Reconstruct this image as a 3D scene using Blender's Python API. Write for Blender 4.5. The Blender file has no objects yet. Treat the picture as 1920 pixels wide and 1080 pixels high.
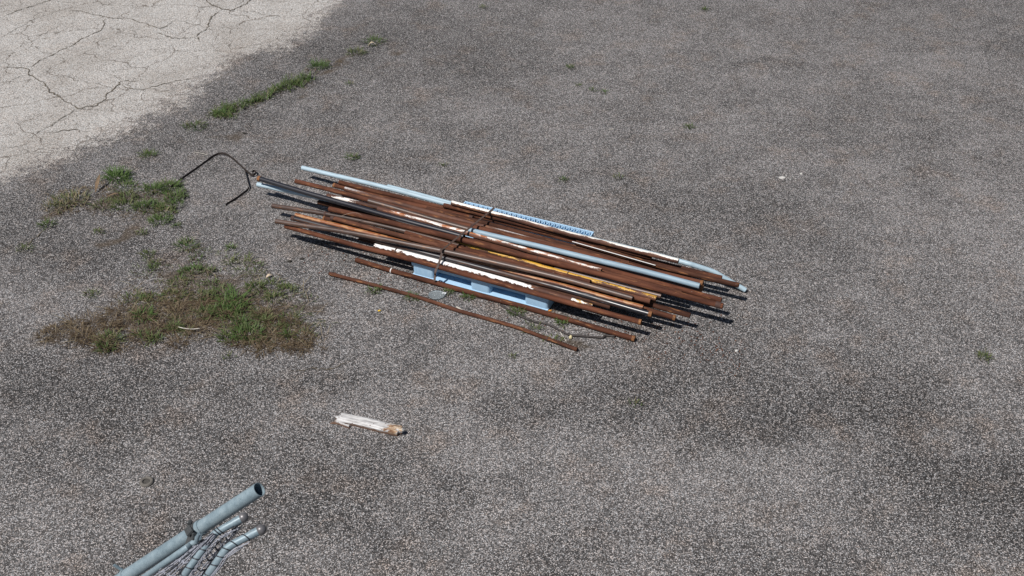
import bpy, bmesh, math, random
import numpy as np
from mathutils import Vector, Matrix, noise as mnoise

# ------------------------------------------------------------------ camera, sky, sun, exposure
scene = bpy.context.scene
R = math.radians
CAM_H, PITCH, FPX = 5.25, R(36.5), 2000.0
cam_data = bpy.data.cameras.new('camera')
cam_data.sensor_width = 36.0
cam_data.lens = 36.0 * FPX / 1920.0
cam_data.clip_end = 3000.0
cam = bpy.data.objects.new('camera', cam_data)
cam.location = (0, 0, CAM_H)
cam.rotation_euler = (math.pi / 2 - PITCH, 0, 0)
scene.collection.objects.link(cam)
scene.camera = cam

SUN_DIR = Vector((-0.485, -0.40, 1.0)).normalized()      # towards the sun
world = bpy.data.worlds.new('World'); scene.world = world
world.use_nodes = True
wn = world.node_tree.nodes; wl = world.node_tree.links
sky = wn.new('ShaderNodeTexSky'); sky.sky_type = 'NISHITA'; sky.sun_disc = False
sky.sun_elevation = math.asin(SUN_DIR.z)
sky.sun_rotation = math.atan2(SUN_DIR.x, SUN_DIR.y)
wn['Background'].inputs['Strength'].default_value = 0.05
wl.new(sky.outputs['Color'], wn['Background'].inputs['Color'])
sun_data = bpy.data.lights.new('sun', 'SUN')
sun_data.energy = 5.0; sun_data.angle = R(0.53); sun_data.color = (1.0, 0.962, 0.92)
sun = bpy.data.objects.new('sun', sun_data)
sun.rotation_euler = (-SUN_DIR).to_track_quat('-Z', 'Y').to_euler()
sun.location = (-6, -4, 14)
scene.collection.objects.link(sun)
scene.view_settings.view_transform = 'Standard'
scene.view_settings.look = 'None'
scene.view_settings.exposure = 0.0
scene.view_settings.gamma = 1.0
scene.render.engine = 'CYCLES'

# ------------------------------------------------------------------ helpers
C = scene.collection
rnd = random.Random(11)
CP, SP = math.cos(PITCH), math.sin(PITCH)

def at(px, py, z=0.0):
    """survey point of the photograph -> point in metres at height z"""
    u, v = (px - 960) / FPX, (540 - py) / FPX
    d = Vector((u, CP + v * SP, -SP + v * CP))
    t = (z - CAM_H) / d.z
    return Vector((d.x * t, d.y * t, z))

def mesh_obj(name, verts, faces, mat=None, parent=None, smooth=False, loc=None):
    me = bpy.data.meshes.new(name)
    me.from_pydata([tuple(v) for v in verts], [], faces)
    me.validate(); me.update()
    if smooth:
        me.polygons.foreach_set('use_smooth', [True] * len(me.polygons))
    o = bpy.data.objects.new(name, me)
    C.objects.link(o)
    if mat:
        me.materials.append(mat)
    if parent:
        o.parent = parent
    if loc is not None:
        o.location = loc
    return o

def bm_obj(name, bm, mat=None, parent=None, smooth=False, loc=None):
    me = bpy.data.meshes.new(name)
    bm.normal_update(); bm.to_mesh(me); bm.free()
    if smooth:
        me.polygons.foreach_set('use_smooth', [True] * len(me.polygons))
    o = bpy.data.objects.new(name, me)
    C.objects.link(o)
    if mat:
        me.materials.append(mat)
    if parent:
        o.parent = parent
    if loc is not None:
        o.location = loc
    return o

def empty(name, loc=(0, 0, 0), rz=0.0):
    o = bpy.data.objects.new(name, None); C.objects.link(o)
    o.location = loc; o.rotation_euler = (0, 0, rz)
    o.empty_display_size = 0.1
    return o

def tag(o, label=None, cat=None, group=None, kind=None):
    if label: o['label'] = label
    if cat: o['category'] = cat
    if group: o['group'] = group
    if kind: o['kind'] = kind
    return o

def smooth_line(pts, n):
    """Catmull-Rom through pts, n samples per span"""
    P = [Vector(p) for p in pts]
    if len(P) == 2:
        return [P[0].lerp(P[1], i / n) for i in range(n + 1)]
    Q = [P[0] * 2 - P[1]] + P + [P[-1] * 2 - P[-2]]
    out = []
    for i in range(1, len(Q) - 2):
        a, b, c, d = Q[i - 1], Q[i], Q[i + 1], Q[i + 2]
        for k in range(n):
            t = k / n
            out.append(0.5 * ((2 * b) + (c - a) * t + (2 * a - 5 * b + 4 * c - d) * t * t + (3 * b - a - 3 * c + d) * t ** 3))
    out.append(P[-1])
    return out

def tube_geo(line, r, wall=None, sides=18, rf=None, verts=None, faces=None, cap=True):
    """tube along a line; with wall it is an open pipe with a bore; rf(i)-> radius factor"""
    V = [] if verts is None else verts
    Fc = [] if faces is None else faces
    n = len(line)
    T = [(line[min(i + 1, n - 1)] - line[max(i - 1, 0)]).normalized() for i in range(n)]
    up = Vector((0, 0, 1))
    if abs(T[0].z) > 0.9: up = Vector((0, 1, 0))
    N = (up - T[0] * up.dot(T[0])).normalized()
    frames = []
    for i in range(n):
        N = (N - T[i] * N.dot(T[i])).normalized()
        frames.append((N.copy(), T[i].cross(N)))
    def ring(i, rad):
        b = len(V)
        Nn, B = frames[i]
        for s in range(sides):
            a = 2 * math.pi * s / sides
            V.append(line[i] + (Nn * math.cos(a) + B * math.sin(a)) * rad)
        return b
    def join(a, b):
        for s in range(sides):
            t = (s + 1) % sides
            Fc.append((a + s, a + t, b + t, b + s))
    outer = [ring(i, r * (rf(i) if rf else 1.0)) for i in range(n)]
    for a, b in zip(outer, outer[1:]): join(b, a)
    if wall:
        inner = [ring(i, r * (rf(i) if rf else 1.0) - wall) for i in range(n)]
        for a, b in zip(inner, inner[1:]): join(a, b)
        join(outer[0], inner[0]); join(inner[-1], outer[-1])
    elif cap:
        Fc.append(tuple(outer[0] + s for s in range(sides)))
        Fc.append(tuple(outer[-1] + s for s in reversed(range(sides))))
    return V, Fc

def box_geo(V, Fc, x0, x1, y0, y1, z0, z1):
    b = len(V)
    V += [Vector(p) for p in ((x0, y0, z0), (x1, y0, z0), (x1, y1, z0), (x0, y1, z0), (x0, y0, z1), (x1, y0, z1), (x1, y1, z1), (x0, y1, z1))]
    Fc += [tuple(b + i for i in f) for f in ((0, 3, 2, 1), (4, 5, 6, 7), (0, 1, 5, 4), (1, 2, 6, 5), (2, 3, 7, 6), (3, 0, 4, 7))]

def bevel_box(name, x0, x1, y0, y1, z0, z1, mat, parent, bev=0.006, seg=2, vertical_only=0.0):
    bm = bmesh.new()
    bmesh.ops.create_cube(bm, size=1.0)
    for v in bm.verts:
        v.co = Vector(((x0 + x1) / 2 + v.co.x * (x1 - x0), (y0 + y1) / 2 + v.co.y * (y1 - y0), (z0 + z1) / 2 + v.co.z * (z1 - z0)))
    if vertical_only:
        ed = [e for e in bm.edges if abs(e.verts[0].co.z - e.verts[1].co.z) > 1e-5]
        bmesh.ops.bevel(bm, geom=ed, offset=vertical_only, segments=4, affect='EDGES', profile=0.5)
    ed = list(bm.edges)
    bmesh.ops.bevel(bm, geom=ed, offset=bev, segments=seg, affect='EDGES', profile=0.5, clamp_overlap=True) if not vertical_only else None
    return bm_obj(name, bm, mat, parent)

# ------------------------------------------------------------------ material helpers
class NT:
    def __init__(self, name):
        self.m = bpy.data.materials.new(name); self.m.use_nodes = True
        self.n = self.m.node_tree.nodes; self.l = self.m.node_tree.links
        self.b = self.n['Principled BSDF']
        self.obj = None
    def node(self, t, **kw):
        x = self.n.new(t)
        for k, v in kw.items(): setattr(x, k, v)
        return x
    def set(self, sock, v):
        if isinstance(v, bpy.types.NodeSocket): self.l.new(v, sock)
        else: sock.default_value = v
    def coord(self):
        if not self.obj: self.obj = self.node('ShaderNodeTexCoord').outputs['Object']
        return self.obj
    def math(self, op, a, b=0.0, clamp=False):
        x = self.node('ShaderNodeMath', operation=op, use_clamp=clamp)
        self.set(x.inputs[0], a); self.set(x.inputs[1], b)
        return x.outputs[0]
    def mapr(self, v, a, b, c=0.0, d=1.0, smooth=True):
        x = self.node('ShaderNodeMapRange', interpolation_type='SMOOTHSTEP' if smooth else 'LINEAR')
        self.set(x.inputs['Value'], v)
        for k, q in zip(('From Min', 'From Max', 'To Min', 'To Max'), (a, b, c, d)): self.set(x.inputs[k], q)
        return x.outputs['Result']
    def scale(self, vec, s):
        x = self.node('ShaderNodeMapping'); self.set(x.inputs['Vector'], vec)
        x.inputs['Scale'].default_value = s
        return x.outputs[0]
    def noise(self, vec, s, detail=3.0, rough=0.55):
        x = self.node('ShaderNodeTexNoise'); self.set(x.inputs['Vector'], vec)
        x.inputs['Scale'].default_value = s; x.inputs['Detail'].default_value = detail; x.inputs['Roughness'].default_value = rough
        return x.outputs['Fac']
    def voro(self, vec, s, dims='3D'):
        x = self.node('ShaderNodeTexVoronoi', voronoi_dimensions=dims); self.set(x.inputs['Vector'], vec)
        x.inputs['Scale'].default_value = s
        return x.outputs['Distance'], x.outputs['Color']
    def sep(self, col):
        x = self.node('ShaderNodeSeparateColor'); self.set(x.inputs[0], col)
        return x.outputs
    def ramp(self, v, stops, mode='LINEAR'):
        x = self.node('ShaderNodeValToRGB'); self.set(x.inputs[0], v)
        cr = x.color_ramp; cr.interpolation = mode
        while len(cr.elements) < len(stops): cr.elements.new(0.5)
        for e, (p, c) in zip(cr.elements, stops):
            e.position = p; e.color = (c[0], c[1], c[2], 1) if not isinstance(c, float) else (c, c, c, 1)
        return x.outputs['Color']
    def mix(self, f, a, b, mode='MIX'):
        x = self.node('ShaderNodeMix', data_type='RGBA', blend_type=mode)
        self.set(x.inputs[0], f)
        for sock, v in ((x.inputs[6], a), (x.inputs[7], b)):
            if isinstance(v, bpy.types.NodeSocket): self.l.new(v, sock)
            else: sock.default_value = (v[0], v[1], v[2], 1)
        return x.outputs[2]
    def rand(self): return self.node('ShaderNodeObjectInfo').outputs['Random']
    def attr(self, name): 
        x = self.node('ShaderNodeAttribute'); x.attribute_name = name
        return x.outputs['Fac']
    def bump(self, h, strength=0.3, dist=0.002):
        x = self.node('ShaderNodeBump'); x.inputs['Strength'].default_value = strength; x.inputs['Distance'].default_value = dist
        self.set(x.inputs['Height'], h)
        self.l.new(x.outputs[0], self.b.inputs['Normal'])
    def out(self, col, rough=0.7, metal=0.0):
        self.set(self.b.inputs['Base Color'], col if isinstance(col, bpy.types.NodeSocket) else (col[0], col[1], col[2], 1))
        self.set(self.b.inputs['Roughness'], rough); self.set(self.b.inputs['Metallic'], metal)
        return self.m

def rust_colour(t, c, dark=1.0, grey=0.0):
    """weathered rust brown; c is a coordinate stretched along the pipe"""
    n1 = t.noise(c, 26, 5, 0.62)
    n2 = t.noise(t.coord(), 260, 2, 0.6)
    v = t.math('ADD', t.math('MULTIPLY', n1, 0.75), t.math('MULTIPLY', n2, 0.35))
    k = dark
    col = t.ramp(v, [(0.30, (0.036 * k, 0.0150 * k, 0.0100 * k)), (0.46, (0.090 * k, 0.0310 * k, 0.0170 * k)),
                     (0.60, (0.135 * k, 0.047 * k, 0.0245 * k)), (0.78, (0.195 * k, 0.080 * k, 0.043 * k))])
    r = t.rand()
    col = t.mix(t.mapr(r, 0, 1, 0.0, 0.35, False), col, (0.090 * k, 0.055 * k, 0.040 * k))
    if grey: col = t.mix(grey, col, (0.092, 0.076, 0.066))
    r2 = t.math('FRACT', t.math('MULTIPLY', r, 7.13))
    col = t.mix(1.0, col, t.mix(1.0, (1, 1, 1), t.mapr(r2, 0, 1, 0.48, 0.98, False), 'MULTIPLY'), 'MULTIPLY')
    big = t.noise(t.scale(t.coord(), (0.30, 1, 1)), 9, 5, 0.65)
    col = t.mix(t.mapr(big, 0.47, 0.60, 0, 0.75), col, t.mix(1.0, col, (0.48, 0.46, 0.46), 'MULTIPLY'))
    col = t.mix(t.mapr(t.noise(c, 48, 4, 0.7), 0.57, 0.66, 0, 0.7), col, (0.26 * k, 0.115 * k, 0.048 * k))
    col = t.mix(t.mapr(t.noise(t.scale(t.coord(), (0.35, 1, 1)), 120, 3, 0.7), 0.72, 0.76, 0, 0.7), col, (0.40, 0.35, 0.31))
    return col

def mat_rust(name, dark=1.0, grey=0.0, rough=0.72):
    t = NT(name); c = t.scale(t.coord(), (0.12, 1, 1))
    col = rust_colour(t, c, dark, grey)
    t.bump(t.noise(t.coord(), 180, 3), 0.25, 0.0015)
    t.b.inputs['Specular IOR Level'].default_value = 0.22 if grey < 0.3 else 0.5
    return t.out(col, rough + (0.12 if grey < 0.3 else 0), 0.0)

def mat_paint(name, paint, radius, bias=0.0, x0=-9.0, x1=9.0, nz=0.55, under=1.0, side=(0, 0, 1), flake=34, stretch=0.22, second=None, grey=0.0, lay=1.0):
    """flaking paint that clings to one side of a rusty pipe between x0 and x1 (metres along it)"""
    t = NT(name); co = t.coord()
    rust = rust_colour(t, t.scale(co, (0.12, 1, 1)), under, grey)
    s = t.node('ShaderNodeSeparateXYZ'); t.set(s.inputs[0], co)
    dot = t.node('ShaderNodeVectorMath', operation='DOT_PRODUCT'); t.set(dot.inputs[0], co); dot.inputs[1].default_value = side
    h = t.math('DIVIDE', dot.outputs['Value'], radius)
    n = t.math('SUBTRACT', t.noise(t.scale(co, (stretch, 1, 1)), flake, 5, 0.65), 0.5)
    n2 = t.math('SUBTRACT', t.noise(co, 140, 3, 0.6), 0.5)
    m = t.math('ADD', t.math('ADD', t.math('MULTIPLY', h, lay), bias), t.math('ADD', t.math('MULTIPLY', n, nz * 6), t.math('MULTIPLY', n2, nz * 1.6)))
    xa = t.math('MULTIPLY', t.math('SUBTRACT', s.outputs[0], x0), 12.0)
    xb = t.math('MULTIPLY', t.math('SUBTRACT', x1, s.outputs[0]), 12.0)
    m = t.math('MINIMUM', m, t.math('ADD', t.math('MINIMUM', xa, xb), t.math('MULTIPLY', n, 8.0)))
    mask = t.mapr(m, 0.0, 0.16)
    pc = t.mix(t.mapr(t.noise(co, 70, 3), 0.45, 0.7), paint, tuple(q * 0.8 for q in paint))
    if second: pc = t.mix(t.mapr(t.noise(t.scale(co, (0.3, 1, 1)), 42, 4), 0.47, 0.56), pc, second)
    col = t.mix(mask, rust, pc)
    t.bump(t.math('ADD', mask, t.math('MULTIPLY', t.noise(co, 180, 3), 0.4)), 0.3, 0.0012)
    return t.out(col, t.mapr(mask, 0, 1, 0.75, 0.5, False))

def mat_simple(name, col, rough=0.5, metal=0.0, var=0.15, scale=40, bump=0.0, stretch=1.0, spec=None, coat=0.0):
    t = NT(name); co = t.scale(t.coord(), (stretch, 1, 1))
    n = t.noise(co, scale, 5, 0.6)
    n2 = t.noise(t.coord(), scale * 6, 2, 0.5)
    f = t.mapr(t.math('ADD', t.math('MULTIPLY', n, 0.7), t.math('MULTIPLY', n2, 0.3)), 0.3, 0.7, 0, 1)
    c = t.mix(f, tuple(q * (1 - var) for q in col), tuple(min(1, q * (1 + var)) for q in col))
    if bump: t.bump(n, bump, 0.002)
    if spec is not None: t.b.inputs['Specular IOR Level'].default_value = spec
    if coat: t.b.inputs['Coat Weight'].default_value = coat; t.b.inputs['Coat Roughness'].default_value = 0.12
    return t.out(c, rough, metal)

# ------------------------------------------------------------------ the ground
PIPE_AXES = {
    'U': (0.042, [(-1.9707, 7.7749, 0.166), (-1.2303, 7.4378, 0.169), (-0.4899, 7.1008, 0.17), (0.2506, 6.7637, 0.169), (0.991, 6.4266, 0.166)]),
    'W': (0.046, [(-1.1593, 7.4643, 0.17), (-0.7516, 7.2774, 0.173), (-0.3439, 7.0905, 0.174), (0.0638, 6.9035, 0.173), (0.4716, 6.7166, 0.17)]),
    'v': (0.042, [(-1.2999, 7.5861, 0.166), (-0.7819, 7.3454, 0.169), (-0.2638, 7.1048, 0.17), (0.2542, 6.8642, 0.169), (0.7722, 6.6236, 0.166)]),
    'R18': (0.042, [(0, 7.0552, 0.17), (0.3171, 6.9228, 0.1688), (0.6343, 6.7904, 0.1617), (0.9514, 6.6579, 0.1488), (1.2685, 6.5255, 0.13)]),
    'K': (0.042, [(-1.9203, 7.8472, 0.202), (-1.1712, 7.5063, 0.2102), (-0.4221, 7.1654, 0.213), (0.327, 6.8245, 0.2102), (1.0761, 6.4836, 0.202)]),
    'r': (0.042, [(-1.9006, 7.9272, 0.184), (-1.171, 7.5858, 0.1964), (-0.4413, 7.2445, 0.2039), (0.2883, 6.9032, 0.2064), (1.018, 6.5619, 0.204)]),
    's': (0.042, [(-1.6564, 7.907, 0.158), (-0.8971, 7.5602, 0.1656), (-0.1377, 7.2135, 0.1681), (0.6217, 6.8667, 0.1656), (1.3811, 6.52, 0.158)]),
    'A': (0.042, [(-2, 8.8412, 0.13), (-1.4654, 8.5667, 0.1613), (-0.9307, 8.2923, 0.1785), (-0.396, 8.0179, 0.1813), (0.1387, 7.7435, 0.17)]),
    'B': (0.042, [(-1.1433, 8.4434, 0.162), (-0.5137, 8.1313, 0.1666), (0.1159, 7.8192, 0.1748), (0.7455, 7.5071, 0.1866), (1.3751, 7.195, 0.202), (1.502, 7.1511, 0.19), (1.6513, 7.1242, 0.15), (1.7394, 7.0973, 0.11), (1.8335, 7.0729, 0.06), (1.9203, 7.0394, 0.022)]),
    'P4': (0.042, [(-1.5916, 8.4957, 0.178), (-0.7697, 8.118, 0.1806), (0.0523, 7.7403, 0.1815), (0.8742, 7.3627, 0.1806), (1.6962, 6.985, 0.178)]),
    'b1': (0.042, [(-0.6045, 8.0271, 0.218), (-0.1651, 7.8268, 0.2221), (0.2742, 7.6264, 0.2235), (0.7136, 7.4261, 0.2221), (1.153, 7.2258, 0.218)]),
    'c': (0.042, [(-1.6493, 8.5061, 0.142), (-1.3234, 8.3481, 0.147), (-0.9975, 8.1901, 0.1553), (-0.6716, 8.0321, 0.167), (-0.3457, 7.874, 0.182)]),
    'bd3': (0.042, [(-0.7555, 8.0102, 0.198), (-0.2018, 7.7673, 0.187), (0.3519, 7.5243, 0.1766), (0.9056, 7.2814, 0.167), (1.4594, 7.0384, 0.158)]),
    'd': (0.042, [(-1.5166, 8.3396, 0.202), (-0.9694, 8.0727, 0.1945), (-0.4221, 7.8058, 0.192), (0.1252, 7.5389, 0.1945), (0.6725, 7.272, 0.202)]),
    'R5': (0.042, [(0.5383, 7.4387, 0.22), (0.8568, 7.2941, 0.2075), (1.1753, 7.1496, 0.2), (1.4938, 7.005, 0.1975), (1.8124, 6.8605, 0.2)]),
    'x1': (0.034, [(-0.8537, 8.0307, 0.156), (-0.4473, 7.8442, 0.1666), (-0.0408, 7.6576, 0.1734), (0.3656, 7.4711, 0.1766), (0.772, 7.2845, 0.176)]),
    'x2': (0.034, [(-0.6048, 7.8363, 0.198), (-0.2144, 7.6556, 0.2083), (0.1761, 7.4748, 0.2184), (0.5665, 7.2941, 0.2283), (0.9569, 7.1134, 0.238)]),
    'e': (0.042, [(-1.9857, 8.4448, 0.218), (-1.1114, 8.0362, 0.2205), (-0.2371, 7.6275, 0.228), (0.6372, 7.2188, 0.2405), (1.5114, 6.8102, 0.258)]),
    'R8': (0.046, [(-1.2706, 8.0502, 0.248), (-0.5768, 7.7372, 0.2255), (0.1169, 7.4242, 0.208), (0.8107, 7.1112, 0.1955), (1.5044, 6.7982, 0.188)]),
    'R8b': (0.034, [(-0.0456, 7.5896, 0.162), (0.3488, 7.413, 0.162), (0.7433, 7.2364, 0.162), (1.1377, 7.0598, 0.162), (1.5322, 6.8832, 0.162)]),
    'C': (0.042, [(-2.3639, 8.5414, 0.13), (-1.8415, 8.3107, 0.1465), (-1.3191, 8.08, 0.1586), (-0.7968, 7.8493, 0.1665), (-0.2744, 7.6187, 0.17)]),
    'l': (0.042, [(-1.7564, 8.2425, 0.12), (-1.4081, 8.0664, 0.1398), (-1.0597, 7.8904, 0.1564), (-0.7114, 7.7143, 0.1698), (-0.363, 7.5383, 0.18)]),
    'R10': (0.042, [(0.1783, 7.352, 0.198), (0.5448, 7.1821, 0.198), (0.9114, 7.0123, 0.198), (1.2779, 6.8425, 0.198), (1.6445, 6.6726, 0.198)]),
    'r2': (0.042, [(-0.895, 7.7363, 0.194), (-0.3355, 7.4936, 0.2054), (0.224, 7.2508, 0.2091), (0.7834, 7.0081, 0.2054), (1.3429, 6.7653, 0.194)]),
    'q': (0.034, [(-1.1072, 7.7964, 0.21), (-0.8976, 7.7026, 0.211), (-0.688, 7.6089, 0.2114), (-0.4785, 7.5152, 0.211), (-0.2689, 7.4215, 0.21)]),
    'y2': (0.042, [(-0.2703, 7.4499, 0.17), (0.0458, 7.3014, 0.17), (0.3619, 7.1529, 0.1699), (0.678, 7.0044, 0.17), (0.9941, 6.8559, 0.17)]),
    'R12': (0.042, [(0.3488, 7.102, 0.19), (0.5565, 7.0113, 0.19), (0.7643, 6.9205, 0.19), (0.972, 6.8298, 0.19), (1.1798, 6.739, 0.19)]),
    'yel': (0.042, [(-1.2988, 7.9284, 0.142), (-0.6916, 7.6096, 0.1694), (-0.0844, 7.2909, 0.1919), (0.5228, 6.9721, 0.2094), (1.1299, 6.6534, 0.222)]),
    'm': (0.042, [(-2.1619, 8.1948, 0.11), (-1.7337, 8.0029, 0.1632), (-1.3054, 7.8109, 0.1942), (-0.8772, 7.6189, 0.2032), (-0.449, 7.427, 0.19)]),
    'P': (0.042, [(-0.9091, 7.5859, 0.218), (-0.5253, 7.408, 0.2157), (-0.1415, 7.23, 0.2149), (0.2423, 7.0521, 0.2157), (0.6261, 6.8741, 0.218)]),
    'R19': (0.034, [(0.3043, 7.05, 0.162), (0.5095, 6.9576, 0.162), (0.7147, 6.8652, 0.162), (0.9199, 6.7729, 0.162), (1.1252, 6.6805, 0.162)]),
    'o': (0.042, [(-1.5791, 7.8529, 0.2), (-0.9153, 7.5434, 0.2091), (-0.2516, 7.2338, 0.2154), (0.4122, 6.9242, 0.2191), (1.076, 6.6147, 0.22)]),
    'WB': (0.042, [(-0.5306, 7.9946, 0.266), (-0.0597, 7.7709, 0.2642), (0.4111, 7.5473, 0.2636), (0.882, 7.3236, 0.2642), (1.3528, 7.1, 0.266)]),
    'rod': (0.010, [(-0.161, 7.7494, 0.254), (0.1723, 7.5914, 0.2447), (0.5057, 7.4333, 0.235), (0.839, 7.2752, 0.2247), (1.1724, 7.1172, 0.214)]),
    'f': (0.036, [(-1.6607, 8.1895, 0.226), (-1.3711, 8.0546, 0.2334), (-1.0816, 7.9197, 0.2358), (-0.7921, 7.7847, 0.2334), (-0.5026, 7.6498, 0.226)]),
    'D': (0.046, [(-0.3634, 7.5976, 0.244), (0.0973, 7.3898, 0.2524), (0.5579, 7.182, 0.2585), (1.0186, 6.9742, 0.2624), (1.4793, 6.7665, 0.264)]),
    'J': (0.046, [(-2.339, 8.4993, 0.214), (-1.8553, 8.2436, 0.2195), (-1.3716, 7.9879, 0.228), (-0.8879, 7.7322, 0.2395), (-0.4042, 7.4765, 0.254)]),
    'I': (0.042, [(-1.1724, 7.9241, 0.254), (-0.6989, 7.6902, 0.2491), (-0.2254, 7.4563, 0.2475), (0.248, 7.2224, 0.2491), (0.7215, 6.9885, 0.254)]),
    'n': (0.048, [(-1.6059, 7.9507, 0.23), (-0.7967, 7.5993, 0.2452), (0.0125, 7.2479, 0.2503), (0.8217, 6.8964, 0.2452), (1.6309, 6.545, 0.23)]),
    't': (0.042, [(-2.0548, 7.8021, 0.198), (-1.3061, 7.5117, 0.2575), (-0.5574, 7.2213, 0.284), (0.1913, 6.9309, 0.2775), (0.9401, 6.6405, 0.238)]),
    'G2': (0.038, [(-1.5342, 7.2741, 0.019), (-1.1479, 7.1138, 0.019), (-0.7163, 6.9306, 0.019), (-0.441, 6.7814, 0.019), (0, 6.5718, 0.019), (0.2115, 6.4487, 0.019), (0.4976, 6.2773, 0.019)]),
    'G1': (0.046, [(-1.3277, 7.4834, 0.023), (-0.989, 7.3171, 0.023), (-0.6517, 7.163, 0.023), (-0.2617, 6.9832, 0.023), (0.0989, 6.8254, 0.023), (0.4236, 6.6722, 0.023), (0.9549, 6.4175, 0.023)]),
}
STRAP_TOP = [(-0.1307, 7.9147, 0.154), (-0.1367, 7.905, 0.1912), (-0.1757, 7.8417, 0.2841), (-0.1787, 7.8368, 0.2878), (-0.1817, 7.8319, 0.2894), (-0.5567, 7.2235, 0.3089), (-0.5597, 7.2186, 0.3087), (-0.5627, 7.2138, 0.3069), (-0.5657, 7.2089, 0.3028), (-0.6077, 7.1407, 0.1896)]

def poly_dist(X, Y, line):
    """signed distance to an open polyline (positive on its left), numpy"""
    best = np.full(X.shape, 1e9); sgn = np.ones(X.shape)
    for (ax, ay), (bx, by) in zip(line, line[1:]):
        dx, dy = bx - ax, by - ay
        t = np.clip(((X - ax) * dx + (Y - ay) * dy) / (dx * dx + dy * dy), 0, 1)
        d = np.hypot(X - ax - t * dx, Y - ay - t * dy)
        s = np.sign(dx * (Y - ay) - dy * (X - ax))
        m = d < best; best[m] = d[m]; sgn[m] = s[m]
    return best * sgn

def blob(X, Y, px, py, rx, ry, rot=0.0):
    """soft patch centred on a surveyed spot, radii in metres"""
    c = at(px, py); a = math.cos(rot); b = math.sin(rot)
    X = X + WARP[0]; Y = Y + WARP[1]
    u = (X - c.x) * a + (Y - c.y) * b; v = -(X - c.x) * b + (Y - c.y) * a
    return np.exp(-((u / rx) ** 2 + (v / ry) ** 2))

def axis(lo, hi, step, far):
    core = np.arange(lo, hi + 1e-6, step)
    g = [step]
    while sum(g) < far: g.append(g[-1] * 1.35)
    g = np.cumsum(g)
    return np.concatenate([lo - g[::-1], core, hi + g])

gx = axis(-8.0, 8.0, 0.05, 900.0); gy = axis(2.0, 15.0, 0.05, 900.0)
GX, GY = np.meshgrid(gx, gy)
nx, ny = len(gx), len(gy)
rs = np.random.RandomState(3)
def lattice_noise(X, Y, cell, seed):
    q = np.random.RandomState(seed).rand(256, 256)
    u, v = X / cell, Y / cell
    i, j = np.floor(u).astype(int), np.floor(v).astype(int)
    fu, fv = u - i, v - j
    fu = fu * fu * (3 - 2 * fu); fv = fv * fv * (3 - 2 * fv)
    g = lambda a, b: q[a % 256, b % 256]
    return (g(i, j) * (1 - fu) + g(i + 1, j) * fu) * (1 - fv) + (g(i, j + 1) * (1 - fu) + g(i + 1, j + 1) * fu) * fv
WARP = [0.55 * (lattice_noise(GX, GY, 0.7, 41) - 0.5) + 0.22 * (lattice_noise(GX, GY, 0.22, 42) - 0.5), 0.45 * (lattice_noise(GX, GY, 0.6, 43) - 0.5) + 0.22 * (lattice_noise(GX, GY, 0.2, 44) - 0.5)]
# gentle unevenness of an old paved yard (a few millimetres)
GZ = (lattice_noise(GX, GY, 1.3, 5) - 0.5) * 0.006
GZ *= np.clip(1 - (np.hypot(GX, GY - 8) - 7) / 6, 0, 1)
PILE = np.clip(1 - blob(GX, GY, 950, 500, 2.3, 1.3, -0.42) * 2.0, 0, 1)
GZ = GZ * PILE - 0.003

# the pale, worn paving of the upper left and the dirt-darkened paving around it
edge = [at(*p) for p in ((760, -90), (640, -2), (585, 45), (520, 88), (440, 108), (372, 150), (318, 192), (262, 238), (180, 262), (95, 300), (0, 330), (-140, 372))]
edge = [(p.x, p.y) for p in edge]
sd = -poly_dist(GX, GY, edge)
PALE = np.clip(0.5 + sd / 0.90, 0, 1)
PALE += 0.30 * (lattice_noise(GX, GY, 0.5, 7) - 0.5) * (PALE > 0.02)
PALE = np.clip(PALE + 0.35 * blob(GX, GY, 300, 70, 0.8, 0.6), 0, 1)
SOIL = np.zeros_like(GX)
for b in ((330, 590, 0.75, 0.20, -0.1), (430, 540, 0.5, 0.26, 0), (300, 610, 0.45, 0.12, 0), (520, 600, 0.4, 0.2, 0), (140, 628, 0.32, 0.08, 0.1), (370, 505, 0.45, 0.22, 0),
          (185, 378, 0.34, 0.16, 0.2), (265, 380, 0.30, 0.13, 0), (110, 388, 0.22, 0.12, 0.3), (310, 355, 0.2, 0.12, 0),
          (395, 268, 0.16, 0.08, 0), (610, 126, 0.3, 0.07, 0.4), (735, 92, 0.18, 0.10, 0), (640, 112, 0.25, 0.06, 0.4), (575, 192, 0.12, 0.08, 0), (1195, 55, 0.14, 0.08, 0),
          (980, 560, 0.5, 0.08, -0.4), (1060, 632, 0.25, 0.08, -0.4), (220, 430, 0.2, 0.08, 0)):
    SOIL = np.maximum(SOIL, blob(GX, GY, *b))
DARK = np.full_like(GX, 0.5)
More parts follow.
